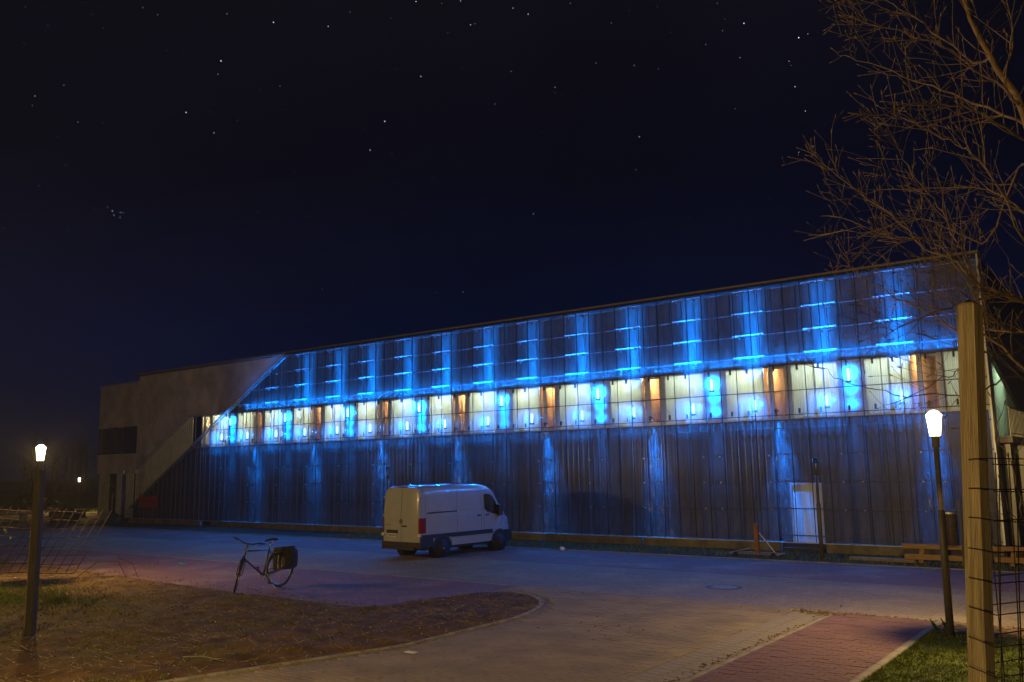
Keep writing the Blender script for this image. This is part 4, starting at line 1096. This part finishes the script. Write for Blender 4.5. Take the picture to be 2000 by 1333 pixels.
# drivetrain
MB().torus(tuple(BB+Vector((.055,0,0))),(1,0,0),.085,.008,24,5).build('chainring', MT['steel'], bike, True)
for s, d in ((1, Vector((0,.06,.16))),(-1, Vector((0,-.06,-.16)))):
    MB().tube([BB+Vector((s*.07,0,0)), BB+Vector((s*.09,0,0))+d], .010, 6).build('crank', MT['chrome'], bike, True)
    pd = BB+Vector((s*.14,0,0))+d; MB().box(pd.x-.045,pd.x+.045,pd.y-.04,pd.y+.04,pd.z-.012,pd.z+.012).build('pedal', MT['black'], bike)
MB().tube([BB+Vector((.055,.0,.085)), RA+Vector((.055,0,.035))], .005, 4).tube([BB+Vector((.055,0,-.085)), RA+Vector((.055,0,-.035))], .005, 4).build('chain', MT['dark'], bike)
MB().tube([BB+Vector((-.04,-.06,.02)), Vector((-.17,.30,.0))], .010, 6).build('kickstand', MT['steel'], bike)
rk = MB()
for s in (-1, 1):
    rk.tube([ST+Vector((s*.05,-.10,-.10)), Vector((s*.06,-.30,.74))], .006, 6)
    for yy in (-.05,-.25): rk.tube([RA+Vector((s*.06,0,0)), Vector((s*.06,yy,.74))], .006, 6)
rk.build('carrier', MT['steel'], bike)
for s in (-1, 1):
    pn = MB(); bx_ = []
    sec = [(.34,.30,-.26,.05),(.40,.34,-.30,.08),(.60,.36,-.33,.09),(.72,.34,-.32,.085),(.79,.30,-.28,.05)]
    for (z, _, y0_, d) in [(q[0],q[1],q[2],q[3]) for q in sec]:
        for (xx, yy) in ((.075,y0_),(.075+d*1.6,y0_+.02),(.075+d*1.9,y0_+.16),(.075+d*1.6,y0_+.31),(.075,y0_+.33)):
            pn.v.append((s*(xx+.006*math.sin(z*31+yy*17)), yy-.02+.012*math.sin(z*23), z+.012*math.sin(yy*29)))
    for i in range(4):
        for k in range(5):
            q = (i*5+k, i*5+(k+1) % 5, i*5+5+(k+1) % 5, i*5+5+k); pn.f.append(q if s > 0 else q[::-1])
    pn.f.append(tuple(reversed(range(5)))); pn.f.append(tuple(range(20,25)))
    o = pn.build('pannier', MT['fabric'], bike, True)
MB().box(-.10,.10,-.36,.02,.745,.80).build('pannier_bridge', MT['fabric'], bike)

# ================================================================== TREE GUARDS, POSTS, TREE
tpost = MB()
def post(name, x, y, z1, w, rz, label, m=MT['wood'], z0=-.1, cat='post', group=None):
    mb = MB().cbox(-w/2,w/2,-w/2,w/2,0,z1-z0,.008)
    o = mb.build(name, m, None, label=label, category=cat, group=group, loc=(x,y,z0)); o.rotation_euler.z = rz
    return o
p1 = post('guard_post', -.673, 3.18, 3.325, .057, 0, 'square weathered timber guard post standing nearest the viewer')
p1.matrix_world = Matrix.Translation((-.673,3.18,-.1)) @ Matrix.Rotation(R(3.2), 4, 'Y') @ Matrix.Rotation(R(-18), 4, 'Z')
post('guard_post', .35, 4.2, 3.2, .088, R(20), 'square timber guard post out at the far right of the tree')
w1 = empty('wire_mesh', 'rusty steel mesh bent round the near timber post', 'wire mesh', (0,0,0))
HW = [([-0.519, 3.056, 2.805], [-0.373, 3.329, 2.808]), ([-0.526, 3.055, 2.715], [-0.382, 3.328, 2.704]), ([-0.534, 3.054, 2.625], [-0.391, 3.327, 2.603]), ([-0.542, 3.052, 2.53], [-0.401, 3.326, 2.5]), ([-0.549, 3.051, 2.439], [-0.409, 3.325, 2.405]), ([-0.556, 3.05, 2.351], [-0.418, 3.324, 2.303]), ([-0.564, 3.048, 2.261], [-0.428, 3.323, 2.199]), ([-0.571, 3.047, 2.172], [-0.436, 3.322, 2.109])]
VW = [([-0.501, 3.262, 2.826], [-0.5, 3.262, 2.084]), ([-0.464, 3.267, 2.825], [-0.507, 3.261, 2.084]), ([-0.427, 3.272, 2.824], [-0.457, 3.268, 2.089]), ([-0.402, 3.275, 2.824], [-0.449, 3.269, 2.09]), ([-0.366, 3.28, 2.823], [-0.404, 3.275, 2.094])]
H2W = [([-0.499, 3.464, 2.789], [-0.407, 3.678, 2.777]), ([-0.507, 3.463, 2.694], [-0.415, 3.677, 2.682]), ([-0.516, 3.462, 2.591], [-0.425, 3.676, 2.578]), ([-0.523, 3.461, 2.504], [-0.432, 3.675, 2.494]), ([-0.532, 3.459, 2.405], [-0.441, 3.674, 2.398]), ([-0.54, 3.458, 2.31], [-0.449, 3.673, 2.303]), ([-0.549, 3.457, 2.211], [-0.458, 3.671, 2.204]), ([-0.557, 3.455, 2.114], [-0.467, 3.67, 2.106])]
wr = random.Random(31)
def ext(a, b, t0, t1, n=5, j=.003):
    a = Vector(a); b = Vector(b); return [a.lerp(b, t0+(t1-t0)*i/n) + Vector((wr.gauss(0,j),wr.gauss(0,j),wr.gauss(0,j))) for i in range(n+1)]
for a, b in HW:
    q = Vector(a)+Vector((.006,.03,0)); e2 = q+Vector((.072,.010,(b[2]-a[2])*.45))
    MB().tube([q, q.lerp(e2,.5)+Vector((0,-.004,.002)), e2, e2+Vector((.05,.10,-.002)), e2+Vector((.55,.75,-.03))], .0019, 5).build('wire', MT['rust'], w1)
for k, (a, b) in enumerate(VW):
    MB().tube(ext(a, b, 0 if k else .02, 3.4), .0021, 5).build('wire', MT['rust'], w1)
for k in range(6):
    d = Vector((.10+.13*k, .02+.20*k, 0)); MB().tube(ext(Vector(VW[4][0])+d, Vector(VW[4][1])+d, 0, 3.4), .0021, 5).build('wire', MT['rust'], w1)
w2 = empty('wire_mesh', 'second rusty mesh layer behind the near timber post', 'wire mesh', (0,0,0))
for a, b in H2W: MB().tube(ext(a, b, 0, 5), .0021, 5).build('wire', MT['rust'], w2)
for k in range(7):
    d = Vector((.02+.07*k, .05+.16*k, 0)); MB().tube(ext(Vector(H2W[0][0])+d+Vector((0,0,.06)), Vector(H2W[-1][0])+d, 0, 3), .0021, 5).build('wire', MT['rust'], w2)
# left stake and leaning mesh
sp0 = post('wooden_stake', -16.44, 7.51, 2.92, .13, R(30), 'dark square wooden stake in the earth bed at the left edge', mat('dark_timber', (.026,.020,.014), .8, var=.3, vscale=4, stretch=(9,9,.8), bump=.4), cat='stake')
mesh_l = empty('wire_mesh', 'leaning rusty wire mesh round the left street lamp', 'wire mesh', (0,0,0))
A = Vector((-26.0,9.3,.45)); B_ = Vector((-24.15,12.1,.20)); Cc = Vector((.42,.75,1.66))
for i in range(16):
    t = i/15; b = A.lerp(B_, t) + Vector((.25,-.15,0))*math.sin(t*math.pi)
    MB().tube([b, b+Cc*.5+Vector((.03,0,0)), b+Cc], .008, 4).build('wire', MT['rust'], mesh_l)
for j in range(8):
    t = j/7.4; MB().tube([A.lerp(B_, s_/6)+Cc*t+Vector((.25,-.15,0))*math.sin(s_/6*math.pi)+Vector((0,0,.02*math.sin(s_*2+j))) for s_ in range(7)], .008, 4).build('wire', MT['rust'], mesh_l)
bw = empty('bent_wire', 'two loose bent wires sticking out of the earth by the mesh', 'wire', (-24.2,12.1,0))
MB().tube([(0,0,0),(.25,.5,.45),(.55,.95,.45),(.75,1.1,0)], .008, 4).build('wire', MT['rust'], bw)
MB().tube([(.5,.95,.55),(.8,1.25,.35),(1.0,1.3,0)], .008, 4).build('wire', MT['rust'], bw)
# sapling with dry leaves
rng = random.Random(8)
sap = empty('sapling', 'thin sapling with a few pale dry leaves beside the dark stake', 'sapling', (-17.15,7.72,0))
MB().tube([(0,0,0),(-.02,.02,.9),(.02,.0,1.8),(-.03,.05,2.5)], [.02,.016,.01,.004], 6).build('trunk', MT['bark'], sap)
tw = MB(); lv = []
for (z, a, l_) in ((1.7,2.4,.5),(1.9,-.6,.5),(2.1,2.0,.4),(2.2,-1.0,.35),(2.0,1.0,.45),(1.5,3.4,.5)):
    e_ = Vector((math.cos(a)*l_, math.sin(a)*l_, z+l_*.8)); tw.tube([(0,0,z),(e_.x*.5,e_.y*.5,z+l_*.25),tuple(e_)], [.007,.005,.002], 4); lv.append(e_)
tw.build('twigs', MT['twig'], sap)
for e_ in lv:
    for _ in range(4):
        q = e_+Vector((rng.gauss(0,.07),rng.gauss(0,.07),rng.gauss(-.05,.12))); u = Vector((rng.gauss(0,1),rng.gauss(0,1),rng.gauss(0,1))).normalized()*.035; w = u.orthogonal().normalized()*.022
        MB().quad(q-u, q-u*.1+w, q+u, q-u*.1-w).build('leaf', MT['leaf'], sap)

# bare tree on the right
tree = empty('bare_tree', 'leafless branching tree at the right edge behind the timber post', 'tree', (-.48,4.57,0))
T0 = Vector((-.48,4.57,0))
def smooth_pts(pts, n=4):
    P = [Vector(p) for p in pts]; out = []
    for i in range(len(P)-1):
        p0 = P[max(0,i-1)]; p1 = P[i]; p2 = P[i+1]; p3 = P[min(len(P)-1,i+2)]
        for k in range(n):
            t = k/n; out.append(.5*((2*p1)+(-p0+p2)*t+(2*p0-5*p1+4*p2-p3)*t*t+(-p0+3*p1-3*p2+p3)*t**3))
    out.append(P[-1]); return out
rng = random.Random(42)
twm = MB()
def twig(p, d, L, r_, depth):
    n = max(3, int(L/.07)); pts = [p]; dirs = [d.normalized()]
    cur = p.copy(); dd = d.normalized()
    bend = Vector((rng.gauss(0,.05), rng.gauss(0,.05), rng.uniform(.01,.10)))
    for i in range(n):
        dd = (dd + bend + Vector((rng.gauss(0,.10),rng.gauss(0,.10),rng.gauss(0,.10)))).normalized()
        cur = cur + dd*(L/n); pts.append(cur); dirs.append(dd)
    rad = [max(.0011, r_*(1-.75*i/n)) for i in range(n+1)]
    twm.tube(pts, rad, 4 if r_ > .0025 else 3, False)
    # bud at the tip
    if r_ < .003: twm.tube([pts[-1], pts[-1]+dirs[-1]*.012, pts[-1]+dirs[-1]*.026], [.0014,.0028,.0006], 4, False)
    if depth > 0:
        for i in range(1, n+1):
            if rng.random() < (.40 if depth > 1 else .42):
                sdv = dirs[i].orthogonal(); sdv.rotate(Matrix.Rotation(rng.uniform(0,6.28), 3, dirs[i]))
                nd = (dirs[i]*.75 + sdv.normalized()*.7 + Vector((-.08,0,.26))).normalized()
                twig(pts[i], nd, L*rng.uniform(.35,.7), rad[i]*.7, depth-1)
for k, (r0, r1, pts) in LIMBS.items():
    P = [p-T0 for p in smooth_pts(pts)]
    if k == 'A': P = [Vector((.02,0,-.1)), Vector((.01,0,.5))] + P
    n = len(P); kk = .42 if k == 'A' else .40; rad = [(r0+(r1-r0)*(i/(n-1))**.7)*kk for i in range(n)]
    P = [p+Vector((rng.gauss(0,.006),rng.gauss(0,.006),rng.gauss(0,.006)))*(1 if 0 < i < n-1 else 0) for i, p in enumerate(P)]
    MB().tube(P, rad, 8 if k == 'A' else 6).build('trunk' if k == 'A' else 'branch', MT['bark'] if k == 'A' else MT['twig'], tree, True)
    lim = .3 if k == 'A' else .10
    st_i = 26 if k == 'A' else 2
    low = k in 'LMN'
    for i in range(st_i, n):
        for _ in range(1 if low else 2):
            if rng.random() < (.34 if low else .68):
                d = (P[i]-P[i-1]).normalized(); s_ = d.orthogonal(); s_.rotate(Matrix.Rotation(rng.uniform(0,6.28), 3, d))
                nd = (d*.8 + s_.normalized()*.8 + Vector((-.10,0,.34))).normalized()
                twig(P[i], nd, rng.uniform(.10,.30)*(1.3 if k in 'AO' else 1), min(.0034, rad[i]*.6), 1 if low else 2)
    twig(P[-1], (P[-1]-P[-2]), .12, min(.0032, r1), 1)
twm.build('twigs', MT['twig'], tree, kind='stuff')
# tip of another bare tree reaching in at the left
tl = empty('bare_branch_tree', 'bare twigs of a tree just outside the left edge of the view', 'tree', (-13.0,3.9,0))
MB().tube([(0,0,-.1),(0,0,2),(.1,.1,4.5),(.1,.2,6.5)], [.09,.08,.05,.02], 8).build('trunk', MT['bark'], tl, True)
twm = MB()
for i in range(26):
    z = rng.uniform(3.2,6.4); a = rng.uniform(0,6.28); twig(Vector((.05,.08,z)), Vector((math.cos(a),math.sin(a),.5)), rng.uniform(.5,.95), .006, 2)
twm.build('twigs', MT['twig'], tl, kind='stuff')

# ================================================================== SMALL THINGS
bn = empty('banner', 'small red banner hanging on the lower left of the hall skin', 'banner', (-48.23,28.30,0))
mb = MB(); nx = 12
for i in range(nx+1):
    t = i/nx-.5; mb.v += [(t*1.98, -.03*math.cos(t*9), .95), (t*1.98, -.03*math.cos(t*9)-.02, 1.74-.20*(1-(2*t)**2))]
for i in range(nx): mb.f.append((2*i,2*i+2,2*i+3,2*i+1))
mb.build('cloth', MT['banner'], bn, True)
tx = MB(); rr = random.Random(2)
for j, z in enumerate((1.38,1.24,1.10)):
    x = -.75
    while x < .7:
        w = rr.uniform(.05,.12); tx.box(x, x+w, -.062, -.058, z, z+.07); x += w+rr.uniform(.03,.09)
tx.build('lettering', MT['print'], bn, kind='stuff')
bpole = empty('blue_pipe', 'blue standpipe with a pale cap at the left end of the skin', 'pipe', (-51.1,28.3,0))
MB().lathe([(.07,0),(.07,2.85)], 12).build('pipe', MT['blue_paint'], bpole, True)
MB().lathe([(.10,2.85),(.10,3.1),(.06,3.16)], 12).build('cap', MT['alu'], bpole, True)
def crumple(name, c, sx, sy, sz, m, label, cat, seed=1, group=None):
    mb = MB(); n, m_ = 14, 9
    for j in range(m_+1):
        ph = math.pi*j/m_
        for i in range(n):
            a = 6.283*i/n; d = Vector((math.sin(ph)*math.cos(a), math.sin(ph)*math.sin(a), math.cos(ph)))
            k = 1+.35*noise.noise(d*2.2+Vector((seed*7,0,0)))+.12*noise.noise(d*6+Vector((seed,3,0)))
            mb.v.append((d.x*sx*k, d.y*sy*k, max(0, d.z*sz*k+sz*.5)))
    for j in range(m_):
        for i in range(n): mb.f.append((j*n+i, j*n+(i+1) % n, (j+1)*n+(i+1) % n, (j+1)*n+i))
    return mb.build(name, m, None, True, label=label, category=cat, group=group, loc=c)
crumple('blue_tarpaulin', (-51.4,28.0,0), .75,.35,.36, MT['blue_tarp'], 'crumpled blue tarpaulin at the foot of the blue pipe', 'tarpaulin', 3)
for i, (dx, dy, z, m, lab) in enumerate(((-.55,-.1,0,'sack_b','tan sack at the bottom left of the sack heap'),(.35,.1,0,'sack_a','dark sack at the bottom right of the sack heap'),(-.35,.0,.26,'sack_b','tan sack in the middle of the sack heap'),(.30,.05,.28,'sack_a','dark sack in the middle right of the sack heap'),(-.05,.05,.52,'sack_a','dark sack on top of the sack heap'))):
    crumple('sack', (-56.0+dx*1.3, 27.3+dy, z), .78,.45,.24, MT[m], lab, 'sack', 10+i, 'sacks heaped in front of the benches')
def bench(x, y, L, rz, label):
    b = empty('stone_bench', label, 'bench', (x,y,0), rz, 'stone benches on the forecourt')
    MB().cbox(-L/2,L/2,-.25,.25,.40,.52,.015).build('seat', MT['slab'], b)
    for xx in (-L/2+.5, L/2-.5): MB().box(xx-.22,xx+.22,-.2,.2,0,.40).build('leg', MT['plinth'], b)
bench(-63.2,30.9,4.2,R(8),'stone bench slab beside the left end of the hall')
bench(-60.5,25.4,3.4,R(68),'stone bench slab at the far left edge behind the mesh')
# manhole
mh = empty('manhole_cover', 'round iron manhole cover in the grey road', 'manhole cover', (-8.56,19.4,.004))
MB().lathe([(.42,0),(.42,.004),(.32,.005)], 28).build('rim', MT['iron'], mh)
MB().lathe([(.31,0),(.31,.007)], 28).build('lid', mat('manhole_concrete', (.2,.19,.18), .8), mh)
# bottles
for i, (x, y, t, a, lab) in enumerate(((-3.36,16.02,28,R(200),'green glass bottle leaning on the path kerb, left one'),(-3.22,16.10,24,R(215),'green glass bottle leaning by the path kerb, right one'))):
    o = MB().lathe([(.036,0),(.038,.02),(.038,.15),(.03,.19),(.014,.23),(.013,.30),(.016,.305)], 12).build('bottle', MT['bottle'], None, True, label=lab, category='bottle', group='bottles by the kerb', loc=(x,y,.05))
    o.rotation_euler = (R(12), R(-t), 0); o.scale = (.68,)*3
# litter and scraps
crumple('litter_ball', (-16.9,25.15,.02), .09,.09,.08, MT['white'], 'white litter ball on the far kerb before the hall', 'litter', 5)
MB().cbox(-.10,.10,-.05,.05,0,.012).build('paper_scrap', MT['white'], None, label='white paper scrap lying on the grey road', category='litter', loc=(-9.66,10.12,.024))
o = MB().cbox(-.35,.35,-.06,.06,0,.03,.012).build('cyan_rag', MT['cyan'], None, label='thin cyan rag lying on the red parking strip', category='rag', loc=(-25.2,16.0,.006)); o.rotation_euler.z = R(-20)
stk = empty('green_twig', 'pale green twig lying at the kerb of the earth bed', 'twig', (-11.8,7.9,.09))
MB().tube([(-.35,-.1,0),(0,0,.03),(.45,.05,.0)], [.010,.009,.004], 5).build('stem', MT['stick'], stk); MB().tube([(0,0,.03),(.05,.03,.10)], .006, 5).build('side_shoot', MT['stick'], stk)
lp = MB(); rng = random.Random(77)
for (cx_, cy_, sx__, sy__, n) in ((-5.55,16.9,.28,.12,150),(-5.46,13.5,.04,1.8,90),(-26.7,15.2,.9,.35,160),(-7.9,13.4,.5,.4,20),(-5.5,10.8,.05,.9,60),(-4.3,17.08,.7,.05,90),(-8.5,16,2,2,40)):
    for _ in range(n):
        blob(lp, (rng.gauss(cx_,sx__), rng.gauss(cy_,sy__), .026), rng.uniform(.008,.035), .4)
for (ex, ey) in [(edge_pts[k][0]+(edge_pts[k+1][0]-edge_pts[k][0])*t, edge_pts[k][1]+(edge_pts[k+1][1]-edge_pts[k][1])*t) for k in range(len(edge_pts)-5) for t in (.05,.3,.55,.8)]:
    for _ in range(rng.choice((0,1,3,7,10))): blob(lp, (ex+abs(rng.gauss(0,.10)), ey+rng.gauss(0,.12), .026), rng.uniform(.006,.022), .5)
for k in range(260):
    x_ = rng.uniform(-33,-13.8); blob(lp, (x_, 13.0+(-13.9-x_)*.052+abs(rng.gauss(0,.22)), .012), rng.uniform(.008,.03), .5)
lp.build('leaf_litter', MT['clod'], label='small brown leaf litter and soil crumbs along kerbs and paving', category='leaf litter', kind='stuff')
# trolley thing on the verge
tr = empty('surveying_trolley', 'low metal frame with an orange upright and a strut on the verge', 'trolley', (-10.45,26.3,0))
MB().box(-.06,.06,-.06,.06,.08,1.0).build('upright', MT['orange'], tr)
MB().tube([(.08,0,.72),(.55,0,.14)], .022, 6).build('strut', MT['steel'], tr)
fr_ = MB(); 
for a, b in (((-.8,-.25,.1),(.75,-.25,.1)),((-.8,.25,.1),(.75,.25,.1)),((-.8,-.25,.1),(-.8,.25,.1)),((.75,-.25,.1),(.75,.25,.1)),((-.8,-.25,.1),(-.35,.25,.22))): fr_.tube([a,b], .025, 6)
fr_.build('frame', MT['steel'], tr)
for x, y in ((-.6,-.27),(.6,-.27),(-.6,.27),(.6,.27)): MB().tube([(x,y-.03,.08),(x,y+.03,.08)], .08, 10).build('wheel', MT['black'], tr)
# timber frames and stone blocks by the right end
def pallet(x, y, L, rz, label):
    p_ = empty('timber_frame', label, 'timber frame', (x,y,0), rz, 'timber frames lying by the right end of the hall')
    MB().cbox(-L/2,L/2,-.04,.04,.40,.52,.008).build('board', MT['wood_orange'], p_)
    MB().cbox(-L/2+.05,L/2,-.04,.04,.10,.24,.008).build('board', MT['wood_orange'], p_)
    for xx in (-L/2+.45, L/2-.2):
        o = MB().box(-.06,.06,-.035,.035,0,.42).build('post', MT['wood_orange'], p_, loc=(xx,.08,0)); o.rotation_euler.y = R(8)
pallet(-5.45,26.65,1.75,R(1),'orange timber frame lying left of the near timber post')
pallet(-2.9,26.85,2.4,R(1),'orange timber frame lying right of the near timber post')
for x, y, sx__, lab in ((-6.0,28.0,.95,'square concrete block beside the litter bin'),(-4.8,28.1,.9,'square concrete block right of the litter bin'),(-3.1,28.2,1.3,'square concrete block at the far right corner of the hall')):
    MB().cbox(-sx__/2,sx__/2,-.25,.25,0,.42,.02).build('concrete_block', MT['plinth'], None, label=lab, category='block', group='concrete blocks at the hall corner', loc=(x,y-.25,0))
MB().cbox(-.9,.9,-.12,.12,0,.09,.01).build('plank', MT['wood'], None, label='flat plank on the verge left of the timber frame', category='plank', loc=(-6.9,26.7,0))
lb = empty('litter_bin', 'cylindrical dark litter bin on a thin post by the near timber post', 'litter bin', (-4.72,26.4,0))
MB().box(-.03,.03,-.03,.03,0,1.75).build('post', MT['dark'], lb)
MB().lathe([(.15,.55),(.17,.58),(.17,1.42),(.15,1.45)], 18, (-.26,0,0)).build('drum', MT['iron'], lb, True)
MB().lathe([(.175,1.38),(.175,1.43)], 18, (-.26,0,0)).build('rim', MT['steel'], lb)

# far wood at the left behind the lawn
wd = MB(); rng = random.Random(6)
for i in range(150):
    x = rng.uniform(-190,-70); y = rng.uniform(66,110); h_ = rng.uniform(7,13)
    wd.tube([(x,y,0),(x+rng.gauss(0,.3),y,h_*.5),(x+rng.gauss(0,.8),y,h_)], [.22,.15,.03], 5, False)
    for _ in range(14):
        z = rng.uniform(.25,.95)*h_; a = rng.uniform(0,6.28); l_ = (h_-z)*.5+.6
        wd.tube([(x,y,z),(x+math.cos(a)*l_*.6,y+math.sin(a)*l_*.6,z+l_*.5),(x+math.cos(a)*l_,y+math.sin(a)*l_,z+l_)], [.06,.035,.01], 3, False)
wd.build('far_wood', MT['bark'], None, label='dark far-off wood of bare trees behind the lawn', category='wood', kind='stuff')

# stars
st_m = MB(); D = 3000.0; rng = random.Random(9)
def star(az, el, b):
    a, e_ = R(az), R(el); c = Vector((math.sin(a)*math.cos(e_), math.cos(a)*math.cos(e_), math.sin(e_)))*D + Vector((0,0,2.8))
    r_ = b; vs_ = len(st_m.v)
    for d in ((1,0,0),(-1,0,0),(0,1,0),(0,-1,0),(0,0,1),(0,0,-1)): st_m.v.append(tuple(c+Vector(d)*r_))
    for q in ((0,2,4),(2,1,4),(1,3,4),(3,0,4),(2,0,5),(1,2,5),(3,1,5),(0,3,5)): st_m.f.append(tuple(vs_+i for i in q))
for az, el, b in STARS: star(az, el, {1:.58,1.5:.8,2:1.12,3:1.55,3.5:1.75}[b])
for _ in range(900):
    star(rng.uniform(-180,180), R(0)+math.degrees(math.asin(rng.uniform(.12,1))), rng.uniform(.2,.5))
st_m.build('stars', MT['star'], None, label='stars in the clear night sky', category='stars', kind='stuff')

# ================================================================== night air: mist added for the lamp glow
hz = bpy.data.materials.new('night_air'); hz.use_nodes = True
hn = hz.node_tree.nodes; hl = hz.node_tree.links; hn.clear()
ho = hn.new('ShaderNodeOutputMaterial'); hv = hn.new('ShaderNodeVolumePrincipled')
hv.inputs['Color'].default_value = (.9,.92,.95,1); hv.inputs['Density'].default_value = .0005; hv.inputs['Anisotropy'].default_value = .3
hl.new(hv.outputs[0], ho.inputs['Volume'])
MB().box(-950,950,-650,950,-1.03,16).build('haze', hz, None, label='thin even mist added over the whole place for lamp glow', category='haze', kind='stuff')
